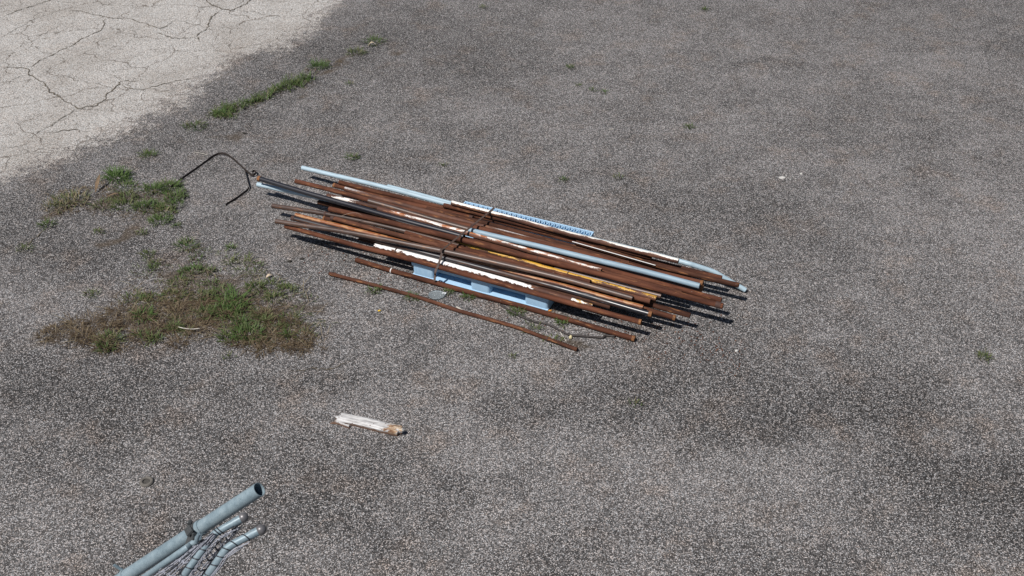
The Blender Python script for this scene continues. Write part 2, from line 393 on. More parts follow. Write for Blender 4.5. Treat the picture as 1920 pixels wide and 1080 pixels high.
for (px, py, rx, ry, rot, w) in (
        (560, 140, 1.4, 0.4, 0.55, .16), (430, 220, 0.9, 0.4, 0.5, .12), (310, 262, 0.8, 0.3, 0.3, .12), (610, 80, 0.9, 0.5, 0.6, .14), (30, 420, 1.3, 0.5, 0.2, .18), (150, 480, 0.9, 0.4, 0.1, .20),
        (640, 470, 0.7, 0.3, -0.3, .16), (320, 720, 1.6, 0.4, 0.0, .20), (120, 700, 0.9, 0.35, 0.1, .16), (1300, 715, 1.2, 0.25, 0.25, .17), (1180, 770, 0.9, 0.3, 0.1, .22), (1480, 780, 0.7, 0.22, 0, .15),
        (1620, 720, 0.5, 0.25, 0.2, .18), (1580, 790, 0.5, 0.25, 0.2, .18), (1790, 880, 0.7, 0.3, 0.1, .24), (1850, 960, 0.6, 0.3, -0.2, .22), (1580, 1030, 0.9, 0.3, 0, .18), (1430, 118, 0.9, 0.16, -0.05, .26),
        (1500, 30, 1.0, 0.4, -0.2, .18), (1360, 395, 0.9, 0.3, 0, .14), (880, 130, 1.2, 0.5, 0.2, .16), (760, 300, 0.9, 0.35, 0.1, .14), (900, 960, 1.3, 0.4, 0.1, .12), (560, 900, 0.8, 0.3, 0.2, .12), (230, 820, 0.9, 0.3, 0.1, .16),
        (1580, 220, 1.0, 0.3, 0, .14), (1850, 90, 1.4, 0.12, -0.1, .20), (1440, 450, 0.8, 0.25, 0.1, .12), (800, 60, 1.5, .7, .2, .16), (1330, 640, .8, .25, -.2, .14),
        # paler worn patches
        (1850, 420, 1.3, 1.1, 0, -.18), (1720, 120, 0.8, 0.6, 0, -.12), (1350, 270, 1.4, 0.6, 0, -.10), (1150, 880, 1.4, 0.5, 0, -.16), (850, 830, 1.0, 0.35, 0, -.12), (1250, 980, 1.2, 0.4, 0, -.12), (560, 780, 0.9, 0.25, 0, -.12),
        (1700, 620, 0.8, 0.35, 0, -.10), (100, 790, 0.6, 0.2, 0, -.08), (470, 690, 0.7, 0.18, 0, -.12), (1870, 1040, 0.5, 0.4, 0, -.16), (60, 600, 0.4, 0.2, 0, -.12), (1440, 640, .6, .3, 0, -.08)):
    DARK += w * 1.35 * blob(GX, GY, px, py, rx, ry, rot)
DARK += 0.16 * (lattice_noise(GX, GY, 1.7, 21) - 0.5) + 0.14 * (lattice_noise(GX, GY, 0.6, 22) - 0.5)
for (cx, cy, rad, wd, w) in ((-0.5, 9.6, 4.7, 0.22, .10), (-0.5, 9.6, 3.9, 0.16, .07), (3.2, 2.0, 3.6, 0.2, .10), (2.6, 13.0, 4.4, 0.25, .10), (2.6, 13.0, 3.6, 0.2, .08)):
    rr_ = np.hypot(GX - cx + 0.5 * WARP[0], GY - cy + 0.5 * WARP[1])
    DARK += w * np.exp(-((rr_ - rad) / wd) ** 2) * (0.3 + lattice_noise(GX, GY, 1.1, int(rad * 10)))
DARK = np.clip(DARK, 0, 1)

verts = np.stack([GX, GY, GZ], -1).reshape(-1, 3)
ii = (np.arange(ny - 1)[:, None] * nx + np.arange(nx - 1)[None]).reshape(-1)
faces = np.stack([ii, ii + 1, ii + 1 + nx, ii + nx], -1)
me = bpy.data.meshes.new('ground')
me.vertices.add(len(verts)); me.vertices.foreach_set('co', verts.astype(np.float32).ravel())
me.loops.add(faces.size); me.loops.foreach_set('vertex_index', faces.astype(np.int32).ravel())
me.polygons.add(len(faces)); me.polygons.foreach_set('loop_start', (np.arange(len(faces)) * 4).astype(np.int32))
me.update(calc_edges=True)
me.polygons.foreach_set('use_smooth', [True] * len(faces))
for nm, arr in (('pale', PALE), ('soil', SOIL), ('dark', DARK)):
    at_ = me.attributes.new(nm, 'FLOAT', 'POINT'); at_.data.foreach_set('value', arr.astype(np.float32).ravel())
ground = bpy.data.objects.new('ground', me); C.objects.link(ground)
tag(ground, 'weathered grey asphalt yard with exposed aggregate and a pale cracked corner', 'ground', kind='structure')

def mat_ground():
    t = NT('asphalt'); co = t.coord()
    d1, c1 = t.voro(co, 152, '2D'); d2, c2 = t.voro(co, 280, '2D'); d3, c3 = t.voro(co, 92, '2D')
    s1 = t.sep(c1); s2 = t.sep(c2); s3 = t.sep(c3)
    v = t.math('ADD', t.math('MULTIPLY', s1[0], 0.70), t.math('MULTIPLY', s2[0], 0.30))
    g = lambda q: (q * 1.04, q * 0.998, q * 0.975)
    dirty = t.ramp(v, [(0.15, g(0.022)), (0.42, g(0.060)), (0.62, g(0.130)), (0.76, g(0.30)), (0.88, g(0.62)), (1.0, g(0.86))])
    worn = t.ramp(v, [(0.15, g(0.055)), (0.42, g(0.130)), (0.62, g(0.22)), (0.78, g(0.40)), (0.90, g(0.64)), (1.0, g(0.84))])
    palep = t.ramp(v, [(0.12, (0.155, 0.143, 0.128)), (0.33, (0.37, 0.353, 0.328)), (0.58, (0.60, 0.580, 0.545)), (0.9, (0.88, 0.865, 0.83))])
    tint = t.mix(s1[1], (1.06, 0.985, 0.95), (0.95, 1.0, 1.05))
    n_lo = t.noise(co, 1.9, 7, 0.66); n_mid = t.noise(co, 14, 5, 0.65); n_w = t.noise(co, 5.0, 6, 0.68)
    c_ = lambda n, k: t.math('MULTIPLY', t.math('SUBTRACT', n, 0.5), k)
    pm = t.math('ADD', t.attr('pale'), t.math('ADD', c_(n_mid, 1.0), t.math('ADD', c_(n_w, 1.15), c_(s1[2], 0.40))))
    pm = t.mapr(pm, 0.34, 0.66)
    dk = t.math('ADD', t.attr('dark'), t.math('ADD', c_(n_lo, 1.05), t.math('ADD', c_(n_w, 0.75), c_(n_mid, 0.35))))
    darkp = t.mix(t.mapr(dk, 0.18, 0.92), worn, dirty)
    darkp = t.mix(1.0, darkp, t.mix(1.0, (1, 1, 1), t.mapr(dk, 0.0, 1.1, 1.16, 0.74, False), 'MULTIPLY'), 'MULTIPLY')
    # coarser pale stones that stand out
    stone = t.math('MULTIPLY', t.mapr(s3[0], 0.92, 0.94), t.mapr(d3, 0.42, 0.30))
    darkp = t.mix(stone, darkp, t.ramp(s3[1], [(0.0, (0.44, 0.41, 0.385)), (0.6, (0.66, 0.64, 0.62)), (1.0, (0.48, 0.41, 0.36))]))
    # fine web of hairline cracks in the pale paving
    wv = t.node('ShaderNodeTexNoise'); t.set(wv.inputs['Vector'], co); wv.inputs['Scale'].default_value = 3.0; wv.inputs['Detail'].default_value = 5
    off = t.node('ShaderNodeVectorMath', operation='MULTIPLY_ADD'); t.set(off.inputs[0], wv.outputs['Color']); off.inputs[1].default_value = (0.45, 0.45, 0); t.set(off.inputs[2], co)
    web = None
    for sc, wdt, lo in ((1.25, 0.011, 0.38), (2.6, 0.013, 0.47)):
        vx = t.node('ShaderNodeTexVoronoi', voronoi_dimensions='2D', feature='DISTANCE_TO_EDGE'); t.set(vx.inputs['Vector'], off.outputs[0]); vx.inputs['Scale'].default_value = sc
        m_ = t.math('MULTIPLY', t.mapr(vx.outputs['Distance'], wdt * 0.4, wdt * 1.2, 1.0, 0.0), t.mapr(t.noise(co, 2.4 * sc, 3), lo, lo + 0.10))
        web = m_ if web is None else t.math('MAXIMUM', web, m_)
    palep = t.mix(t.math('MULTIPLY', web, 0.78), palep, (0.15, 0.128, 0.105))
    patch = t.mapr(t.noise(co, 1.1, 4, 0.6), 0.42, 0.66)
    palep = t.mix(t.math('MULTIPLY', patch, 0.8), palep, t.mix(1.0, palep, (0.80, 0.78, 0.76), 'MULTIPLY'))
    pmix = t.mix(pm, darkp, palep)
    rim = t.math('MULTIPLY', t.mapr(pm, 0.05, 0.45), t.mapr(pm, 0.98, 0.55))
    col = t.mix(t.math('MULTIPLY', rim, 0.7), pmix, t.mix(1.0, pmix, (0.98, 0.90, 0.84), 'MULTIPLY'))
    soil = t.ramp(v, [(0.1, (0.036, 0.028, 0.021)), (0.5, (0.088, 0.069, 0.051)), (1.0, (0.26, 0.225, 0.19))])
    sm = t.mapr(t.math('ADD', t.attr('soil'), t.math('ADD', c_(n_mid, 1.4), t.math('ADD', c_(n_w, 1.0), c_(s1[1], 0.5)))), 0.38, 1.0)
    col = t.mix(sm, col, soil)
    st = t.mapr(t.noise(co, 2.3, 7, 0.70), 0.50, 0.68, 0, 0.8)
    st = t.math('MULTIPLY', st, t.mapr(pm, 0.0, 0.7, 1.0, 0.25))
    col = t.mix(st, col, t.mix(1.0, col, (1.02, 0.92, 0.84), 'MULTIPLY'))
    sp_ = t.mapr(t.noise(co, 1.3, 8, 0.74), 0.60, 0.70, 0, 0.55)
    col = t.mix(sp_, col, t.mix(1.0, col, (0.66, 0.63, 0.60), 'MULTIPLY'))
    col = t.mix(1.0, col, tint, 'MULTIPLY')
    edge_ = t.mapr(d1, 0.12, 0.62, 1.0, 0.50)
    col = t.mix(1.0, col, t.mix(1.0, (1, 1, 1), edge_, 'MULTIPLY'), 'MULTIPLY')
    t.bump(t.math('ADD', t.math('MULTIPLY', t.math('SUBTRACT', 0.7, d1), 1.0), t.math('MULTIPLY', s2[1], 0.3)), 0.5, 0.004)
    t.b.inputs['Specular IOR Level'].default_value = 0.25
    return t.out(col, 0.9)
me.materials.append(mat_ground())

# ---- cracks filled with soil, a run of short jagged strips in the pale paving
M_CRACK = mat_simple('crack_soil', (0.105, 0.088, 0.066), 0.95, var=0.5, scale=60)
def crack(pts, w=0.012, seed=0):
    rr = random.Random(seed)
    line = []
    P = [at(*p) for p in pts]
    for a, b in zip(P, P[1:]):
        n = max(2, int((b - a).length / 0.028))
        for k in range(n): line.append(a.lerp(b, k / n))
    line.append(P[-1])
    V, Fc = [], []
    off = 0
    for i, p in enumerate(line):
        d = (line[min(i + 1, len(line) - 1)] - line[max(i - 1, 0)]).normalized()
        nrm = Vector((-d.y, d.x, 0))
        off = off * 0.72 + rr.uniform(-1, 1) * 0.017
        f = min(1, i / 5, (len(line) - 1 - i) / 5) + 0.12
        hw = w * f * rr.uniform(0.22, 1.0) * 0.5
        c = p + nrm * off
        V += [c + nrm * hw + Vector((0, 0, 0.0035)), c - nrm * hw + Vector((0, 0, 0.0035))]
        if i: Fc.append((2 * i - 2, 2 * i - 1, 2 * i + 1, 2 * i))
    o = mesh_obj('crack', V, Fc, M_CRACK, ground)
    return o
cracks = [
    ([(0, 34), (30, 22), (78, 6), (110, -8)], .014), ([(0, 72), (50, 42), (100, 24), (125, 18)], .008), ([(120, 18), (165, 24), (200, 34), (238, 36), (252, 40), (280, 48), (300, 52), (330, 36)], .013),
    ([(200, 34), (188, 56), (150, 74), (118, 92), (86, 108), (52, 128)], .013), ([(0, 126), (38, 127), (52, 130), (50, 142), (78, 152), (96, 172), (128, 192), (150, 202), (180, 197), (200, 180), (228, 156), (228, 154), (262, 154)], .017),
    ([(0, 162), (20, 154), (36, 142), (50, 142)], .010), ([(228, 156), (235, 163), (268, 170), (275, 166), (300, 160), (335, 151), (372, 144)], .013), ([(268, 170), (272, 190), (262, 198)], .008),
    ([(378, -8), (400, 8), (418, 18), (438, 18), (466, 2), (480, -8)], .017), ([(418, 18), (396, 32), (392, 50), (378, 62), (370, 68), (376, 78)], .017), ([(370, 68), (350, 71), (322, 70), (305, 64), (290, 60)], .014),
    ([(438, 20), (476, 22), (512, 30)], .007), ([(150, 202), (130, 214), (118, 224), (75, 247), (56, 260)], .011), ([(78, 247), (104, 248), (122, 243), (142, 243), (152, 252)], .014), ([(0, 278), (36, 274), (70, 262)], .008),
    ([(142, 243), (150, 232), (158, 224)], .007), ([(60, 184), (40, 180), (0, 196)], .005), ([(195, 140), (240, 150)], .005), ([(500, 82), (520, 72), (536, 62)], .006), ([(100, 2), (140, 4), (165, 0)], .007), ([(376, 78), (400, 84), (436, 82)], .005), ([(0, 100), (40, 88), (90, 60), (120, 44)], .006), ([(330, 36), (355, 46), (385, 52)], .006), ([(152, 252), (165, 262), (160, 275)], .006), ([(118, 224), (128, 232), (140, 236)], .006), ([(440, 12), (452, 4), (462, -6)], .008), ([(300, 52), (312, 62), (290, 60)], .006), ([(36, 274), (60, 290), (95, 286), (130, 282)], .006), ([(228, 154), (215, 146), (198, 140)], .006), ([(100, 150), (130, 140), (160, 120)], .004), ([(20, 478), (40, 466), (62, 450), (80, 434), (96, 424)], .012), ([(540, 694), (585, 688), (612, 692), (640, 684), (664, 678)], .012), ([(96, 470), (120, 462), (150, 470)], .006), ([(612, 692), (622, 700), (640, 700)], .008), ([(350, 175), (385, 160), (430, 138), (470, 120)], .006)]
for i, (p, w) in enumerate(cracks): crack(p, w, i)

# ------------------------------------------------------------------ blue plastic pallet
PAL_X, PAL_Y, PAL_A = -0.0719, 7.4780, -0.41814
PL = 0.620      # half length of the pallet
PW = 0.532      # reach of its far edge
def mat_pallet():
    t = NT('blue_plastic'); co = t.coord()
    n = t.noise(co, 9, 5, 0.65); n2 = t.noise(t.scale(co, (1, 1, 0.25)), 60, 4, 0.6)
    col = t.ramp(t.math('ADD', t.math('MULTIPLY', n, 0.6), t.math('MULTIPLY', n2, 0.4)), [(0.3, (0.30, 0.48, 0.66)), (0.55, (0.37, 0.555, 0.73)), (0.75, (0.44, 0.62, 0.78))])
    dirt = t.mapr(t.noise(co, 55, 5, 0.7), 0.60, 0.78, 0, 0.35)
    col = t.mix(dirt, col, (0.16, 0.16, 0.15))
    t.bump(n2, 0.12, 0.001)
    return t.out(col, 0.55)
M_PAL = mat_pallet()
pallet = empty('plastic_pallet', (PAL_X, PAL_Y, 0), PAL_A)
tag(pallet, 'light blue plastic pallet under the bundle of rusty pipes', 'pallet')
XB = ((-PL, -0.41), (-0.085, 0.105), (0.40, PL)); YB = ((-0.5, -0.36), (-0.07, 0.07), (0.39, PW))
for i, (a, b) in enumerate(XB):
    for j, (c, d) in enumerate(YB):
        i_ = 0.008
        bevel_box('block', a + i_, b - i_, c + i_, d - i_, 0.018, 0.1035, M_PAL, pallet, vertical_only=0.022)
for (c, d) in YB:
    bevel_box('bottom_runner', -PL + 0.006, PL - 0.006, c + 0.002, d - 0.002, 0.0, 0.0175, M_PAL, pallet, bev=0.004)
for (a, b) in XB:
    for (c, d) in ((-0.3565, -0.0725), (0.0725, 0.3865)):
        bevel_box('bottom_cross_board', a + 0.012, b - 0.012, c, d, 0.001, 0.0155, M_PAL, pallet, bev=0.003)
bevel_box('deck', -PL, PL, -0.5, 0.437, 0.104, 0.1485, M_PAL, pallet, bev=0.009, seg=3)
# open lattice along the far edge of the deck
bevel_box('lattice_rim', -PL, PL, PW - 0.012, PW, 0.1042, 0.150, M_PAL, pallet, bev=0.003)
for s in (-1, 1):
    bevel_box('lattice_end', *sorted((s * PL, s * (PL - 0.012))), 0.4375, PW - 0.0125, 0.1105, 0.1495, M_PAL, pallet, bev=0.002)
NR = 52
x_prev = -(PL - 0.014)
for k in range(NR):
    x_next = -(PL - 0.014) + (k + 1) * 2 * (PL - 0.014) / NR
    lo, hi = (0.440, PW - 0.0125)
    ya, yb = (lo, hi) if k % 2 == 0 else (hi, lo)
    d = Vector((x_next - x_prev, yb - ya, 0)).normalized(); nrm = Vector((-d.y, d.x, 0)) * 0.0030
    V = []
    for z in (0.1060, 0.1485):
        for p, s in (((x_prev, ya), 1), ((x_prev, ya), -1), ((x_next, yb), -1), ((x_next, yb), 1)):
            V.append(Vector((p[0], p[1], z)) + nrm * s)
    mesh_obj('lattice_rib', V, [(3, 2, 1, 0), (4, 5, 6, 7), (0, 1, 5, 4), (1, 2, 6, 5), (2, 3, 7, 6), (3, 0, 4, 7)], M_PAL, pallet)
    x_prev = x_next

# ------------------------------------------------------------------ the pipes
RUST = mat_rust('rust_brown'); RUST_D = mat_rust('rust_dark', 0.72, 0.1); RUST_L = mat_rust('rust_red', 1.12)
RUST_G = mat_rust('rust_grey', 1.0, 0.55, 0.42)
COLLAR = mat_simple('fresh_orange_rust', (0.19, 0.080, 0.028), 0.8, var=0.65, scale=50)
COLLAR_D = mat_simple('dark_rust_collar', (0.055, 0.026, 0.019), 0.8, var=0.3, scale=60)
def mat_dirty(name, col, dirt, rough, amount):
    t = NT(name); co = t.coord(); st = t.scale(co, (0.15, 1, 1))
    n = t.noise(st, 22, 6, 0.7)
    c = t.mix(t.mapr(n, 0.35, 0.65), tuple(q * 0.86 for q in col), tuple(q * 1.08 for q in col))
    c = t.mix(t.mapr(t.noise(st, 55, 5, 0.75), 0.50, 0.68, 0, amount), c, dirt)
    c = t.mix(t.mapr(t.noise(co, 130, 3, 0.7), 0.68, 0.74, 0, 0.6), c, tuple(q * 0.4 for q in dirt))
    t.bump(n, 0.1, 0.001)
    return t.out(c, rough)
PVC = mat_dirty('pale_blue_plastic_pipe', (0.37, 0.485, 0.555), (0.26, 0.29, 0.29), 0.48, 0.5)
GALV = mat_dirty('galvanised_pipe', (0.25, 0.345, 0.415), (0.15, 0.175, 0.185), 0.58, 0.6)
BLACK = mat_simple('black_coated_pipe', (0.014, 0.013, 0.017), 0.30, 0.0, var=0.3, scale=50, spec=1.0)
def mat_steel():
    t = NT('black_scuffed_pipe'); co = t.coord()
    n = t.noise(t.scale(co, (0.06, 1, 1)), 24, 5, 0.65)
    col = t.mix(t.mapr(n, 0.50, 0.60), (0.020, 0.020, 0.024), rust_colour(t, t.scale(co, (0.12, 1, 1)), 0.9))
    sc = t.mapr(t.noise(t.scale(co, (0.05, 1, 1)), 60, 4, 0.7), 0.62, 0.70, 0, 0.7)
    col = t.mix(sc, col, (0.30, 0.31, 0.33))
    return t.out(col, t.mapr(n, 0.45, 0.6, 0.30, 0.6, False))
STEEL = mat_steel()
WHITE_ROD = mat_simple('white_plastic_rod', (0.72, 0.71, 0.69), 0.5, var=0.05)
WHT = (0.84, 0.82, 0.80)
P_WB = mat_paint('white_flaking_far', (0.78, 0.74, 0.68), 0.021, bias=-0.42, nz=0.30, side=(0, 0.35, 0.93))
P_I = mat_paint('white_flaking_mid', (0.78, 0.73, 0.68), 0.021, bias=-0.60, x0=0.16, nz=0.30, side=(0, -0.05, 1.0), second=(0.36, 0.13, 0.045), flake=30, stretch=0.07)
P_W = mat_paint('white_paint_front', WHT, 0.023, bias=-0.50, x0=-0.5, x1=1.44, nz=0.52, side=(0, 0.10, 1.0), flake=46, stretch=0.45)
P_W2 = mat_paint('white_flecks', WHT, 0.021, bias=-1.05, nz=0.22, flake=20, stretch=0.12)
P_Y = mat_paint('yellow_flaking', (0.52, 0.285, 0.028), 0.021, bias=-1.02, nz=0.50, side=(0, -0.25, 0.97), flake=34, stretch=0.18)
P_X = mat_paint('yellow_white_stub', (0.46, 0.27, 0.05), 0.0185, bias=-0.6, nz=0.4, side=(0, -0.3, 0.95), second=(0.75, 0.73, 0.7), flake=24, stretch=0.3)
P_O = mat_paint('orange_flaking', (0.25, 0.080, 0.022), 0.021, bias=-0.70, nz=0.36, side=(0, -0.1, 1.0), second=(0.36, 0.175, 0.07), flake=26, stretch=0.08)
P_F = mat_paint('white_flaked_short', (0.80, 0.74, 0.68), 0.018, bias=0.1, x0=0.12, x1=0.26, nz=0.2)
P_Q = mat_paint('white_half', WHT, 0.017, bias=0.1, x0=0.05, nz=0.10)
P_A = mat_paint('silver_flecks', (0.50, 0.48, 0.47), 0.021, bias=-0.80, nz=0.2, flake=20, stretch=0.05, grey=0.15)

PIPES = {   # key: (material, label, collars [(metres along, length, material)])
 'A': (PVC, 'pale blue plastic pipe sticking out farthest left along the far edge of the bundle', []),
 'B': (PVC, 'long pale blue plastic pipe at the far edge whose right end bends to the ground', []),
 'P4': (RUST, 'rusty pipe nearest the pale blue pipe on the left, running the whole length', []),
 'b1': (RUST_L, 'rusty pipe right behind the strap, its left end against the pale blue pipe', []),
 'c': (RUST, 'rusty pipe with an orange left end, ending under the strap', [(0.0, 0.03, 'o'), (1.42, 0.03, 'd')]),
 'bd3': (RUST, 'reddish rusty pipe beside the thin white rod', []),
 'd': (P_A, 'rusty pipe with pale flecks ending halfway along the far side', []),
 'R5': (RUST_L, 'rusty pipe reaching farthest right, over the bent pale blue pipe', []),
 'x1': (RUST_D, 'thin dark rusty pipe ending above the grey blue pipe, nearer the strap', []),
 'x2': (RUST_L, 'thin reddish rusty pipe ending above the grey blue pipe, farther right', []),
 'e': (RUST, 'long rusty pipe above the black pipe at left, with an orange right end', [(3.82, 0.035, 'o')]),
 'R8': (RUST_G, 'grey brown pipe directly below the grey blue pipe, with an orange right end', [(3.00, 0.04, 'o')]),
 'R8b': (RUST, 'thin rusty pipe under the right end of the grey blue pipe', [(1.70, 0.03, 'o')]),
 'C': (PVC, 'pale blue plastic pipe under the black pipe at the left end', []),
 'l': (RUST_D, 'dark rusty pipe in the shade below the black pipe', []),
 'R10': (RUST, 'rusty pipe sticking out of the shade at the right, low between two longer ones', []),
 'r2': (RUST, 'mostly hidden rusty pipe beside the thick rusty pipe, its right end showing', []),
 'q': (P_Q, 'thin white topped rusty pipe just right of the yellow stub at left', []),
 'y2': (P_A, 'grey flecked rusty pipe lying against the yellow pipe', []),
 'R12': (RUST_G, 'short grey brown pipe end beyond the yellow pipe', []),
 'yel': (P_Y, 'rusty pipe with flaking yellow paint in the middle of the bundle', [(1.98, 0.008, 'd')]),
 'm': (RUST_G, 'grey brown pipe sticking out farthest left below the black pipe, with a dark joint', [(0.56, 0.02, 'd')]),
 'P': (RUST, 'rusty pipe directly below the yellow pipe', []),
 'R19': (RUST, 'thin rusty pipe with only its orange end showing beyond the yellow pipe', [(0.86, 0.03, 'o')]),
 'o': (RUST_L, 'reddish rusty pipe with a dark collar at its left end, below the joint', [(0.0, 0.03, 'd')]),
 's': (RUST, 'rusty pipe between the dark collared pipe and the orange flaking pipe', [(0.0, 0.02, 'o')]),
 'r': (P_O, 'bright orange flaking rusty pipe with a whitish left tip', []),
 'R18': (RUST, 'rusty pipe with an orange tip beside the black pipe end at right', [(1.35, 0.03, 'o')]),
 'K': (STEEL, 'black scuffed steel pipe with an orange right tip near the front', [(0.0, 0.03, 'd'), (3.30, 0.04, 'o')]),
 'v': (RUST_D, 'dark rusty pipe between the black pipe and the white painted pipe', []),
 'U': (RUST, 'rusty pipe along the front edge just above the blue pallet', [(3.25, 0.03, 'o')]),
 'WB': (P_WB, 'white flaking rusty pipe along the far edge above the pallet lattice', []),
 'rod': (WHITE_ROD, 'thin white rod lying in a groove between rusty pipes', []),
 'f': (P_F, 'thin rusty pipe with a white flaked patch beside the black pipe', []),
 'D': (GALV, 'long grey blue galvanised pipe lying on top of the right half', []),
 'J': (BLACK, 'glossy black pipe with an orange left tip over a pale blue pipe', [(0.0, 0.045, 'o')]),
 'I': (P_I, 'white and orange flaking pipe lying on top through the middle', []),
 'n': (RUST, 'thick rusty pipe lying on top with a welded joint near the middle', [(1.98, 0.006, 'd'), (3.47, 0.04, 'd')]),
 't': (RUST_G, 'grey brown shiny pipe lying on top across the front left', []),
 'W': (P_W, 'white painted pipe peeling to rust at the front of the bundle', [(0.20, 0.012, 'd')]),
 'G1': (RUST, 'rusty pipe lying on the ground against the pallet', [(0.35, 0.008, 'w'), (2.48, 0.035, 'o')]),
 'G2': (RUST_L, 'thin reddish rusty pipe lying alone on the ground in front', [(2.0, 0.012, 'd')]),
}
COLL = {'o': COLLAR, 'd': COLLAR_D, 'w': WHITE_ROD}
for key, (dia, axis_pts) in PIPE_AXES.items():
    matr, label, collars = PIPES[key]
    if key == 'rod': axis_pts = axis_pts[2:]; dia = 0.007
    if key in ('G1', 'G2'):
        dia = {'G1': 0.042, 'G2': 0.031}[key]; axis_pts = [(x_, y_, dia / 2 + 0.0005) for x_, y_, z_ in axis_pts]
    if key == 'G1': axis_pts = [(x_ - 0.005, y_ - 0.014, z_) for x_, y_, z_ in axis_pts]
    line = smooth_line(axis_pts, 5)
    P0 = line[0]; X = (line[-1] - P0).normalized(); Y = Vector((0, 0, 1)).cross(X).normalized(); Z = X.cross(Y)
    M = Matrix((X, Y, Z)).transposed()
    Mi = M.transposed()
    local = [Mi @ (p - P0) for p in line]
    r = dia / 2
    if key not in ('G1', 'rod'):
        sd_ = sum(ord(ch) for ch in key) * 1.37
        local = [p + Vector((0, 0.0035 * math.sin(p.x * 2.3 + sd_) + 0.002 * math.sin(p.x * 6.1 + sd_ * 2), 0.0022 * math.sin(p.x * 3.1 + sd_ * 3))) for p in local]
    V, Fc = tube_geo(local, r, None if key == 'rod' else (0.0045 if matr is PVC else 0.0035), 8 if key == 'rod' else 20)
    name = 'plastic_rod' if key == 'rod' else ('plastic_pipe' if matr is PVC else 'steel_pipe')
    o = mesh_obj(name, V, Fc, matr, smooth=True)
    o.data.set_sharp_from_angle(angle=R(40))
    o.matrix_world = Matrix.Translation(P0) @ M.to_4x4()
    tag(o, label, 'pipe' if key != 'rod' else 'rod', 'pipes of the bundle on the pallet' if key not in ('G1', 'G2') else 'pipes on the ground in front of the pallet')
    if key == 'W':
        dd = (local[-1] - local[-2]).normalized()
        Vx, Fx = tube_geo([local[-1] + dd * (q - 0.12) + Vector((0, 0, -0.002)) for q in (0, .12, .2, .30)], 0.0185, 0.003, 18)
        xo = mesh_obj('inner_tube', Vx, Fx, P_X, o, smooth=True); xo.data.set_sharp_from_angle(angle=R(40))
        xo['label'] = 'yellow and white flaking stub projecting from the white pipe'
    # collars, joints and ties that sit on the pipe
    acc = [0.0]
    for a, b in zip(local, local[1:]): acc.append(acc[-1] + (b - a).length)
    def pos(s):
        s = min(max(s, 0), acc[-1])
        for i in range(len(acc) - 1):
            if s <= acc[i + 1]: return local[i].lerp(local[i + 1], (s - acc[i]) / (acc[i + 1] - acc[i]))
        return local[-1]
    for s0, ln, mk in collars:
        if mk == 'o': ln *= 0.6
        if mk == 'o' and s0 > 0.1: s0 = acc[-1] - ln
        s0 = min(s0, acc[-1] - ln)
        a, b = pos(s0), pos(s0 + ln); d = (b - a).normalized()
        if s0 <= 0.001: a = a - d * 0.002
        if s0 + ln >= acc[-1] - 0.002: b = b + d * 0.002
        Vc, Fcc = tube_geo([a, a.lerp(b, 0.5), b], r + 0.0022, 0.0062, 20)
        nm = {'o': 'end_collar', 'd': 'joint_ring', 'w': 'cable_tie'}[mk]
        c = mesh_obj(nm, Vc, Fcc, COLL[mk], o, smooth=True)
        c.data.set_sharp_from_angle(angle=R(40))

# ------------------------------------------------------------------ steel straps
M_STRAP = mat_simple('rusty_strap', (0.062, 0.038, 0.029), 0.7, 0.0, var=0.45, scale=70)
def band(name, line, width, thick, side_fn, mat):
    """flat band of given width; side_fn(i, tangent) -> width direction"""
    V, Fc = [], []
    n = len(line)
    for i, p in enumerate(line):
        t = (line[min(i + 1, n - 1)] - line[max(i - 1, 0)]).normalized()
        w = side_fn(i, t); w = (w - t * w.dot(t)).normalized()
        nn = t.cross(w)
        V += [p + w * width / 2 + nn * thick / 2, p - w * width / 2 + nn * thick / 2, p - w * width / 2 - nn * thick / 2, p + w * width / 2 - nn * thick / 2]
        if i:
            a, b = 4 * i - 4, 4 * i
            for k in range(4):
                k2 = (k + 1) % 4
                Fc.append((a + k, b + k, b + k2, a + k2))
    Fc += [(0, 1, 2, 3), tuple(4 * (n - 1) + k for k in (3, 2, 1, 0))]
    return mesh_obj(name, V, Fc, mat)
along = Vector((math.cos(PAL_A), math.sin(PAL_A), 0))
sp = [Vector(p) for p in STRAP_TOP]
front = [Vector((-0.622, 7.117, 0.174)), Vector((-0.632, 7.099, 0.140)), at(816, 515, 0.098), at(814.5, 527, 0.056)]
sl = smooth_line([Vector((-0.118, 7.932, 0.150))] + sp[1:3] + [sp[4], sp[5], sp[7], sp[9]] + front, 5)
strap = band('steel_strap', sl, 0.019, 0.0018, lambda i, t: along, M_STRAP)
tag(strap, 'rusty steel strap drawn over the bundle of pipes and down the pallet', 'strap')
# seal of the strap
c = at(887, 408, 0.2945)
sv, sf = [], []
box_geo(sv, sf, -0.012, 0.012, -0.022, 0.022, -0.0022, 0.0022)
rot = Matrix.Rotation(PAL_A, 3, 'Z')
mid = sp[4].lerp(sp[5], 0.42)
mesh_obj('strap_seal', [rot @ v + mid + Vector((0, 0, 0.0035)) for v in sv], sf, COLLAR_D, strap)

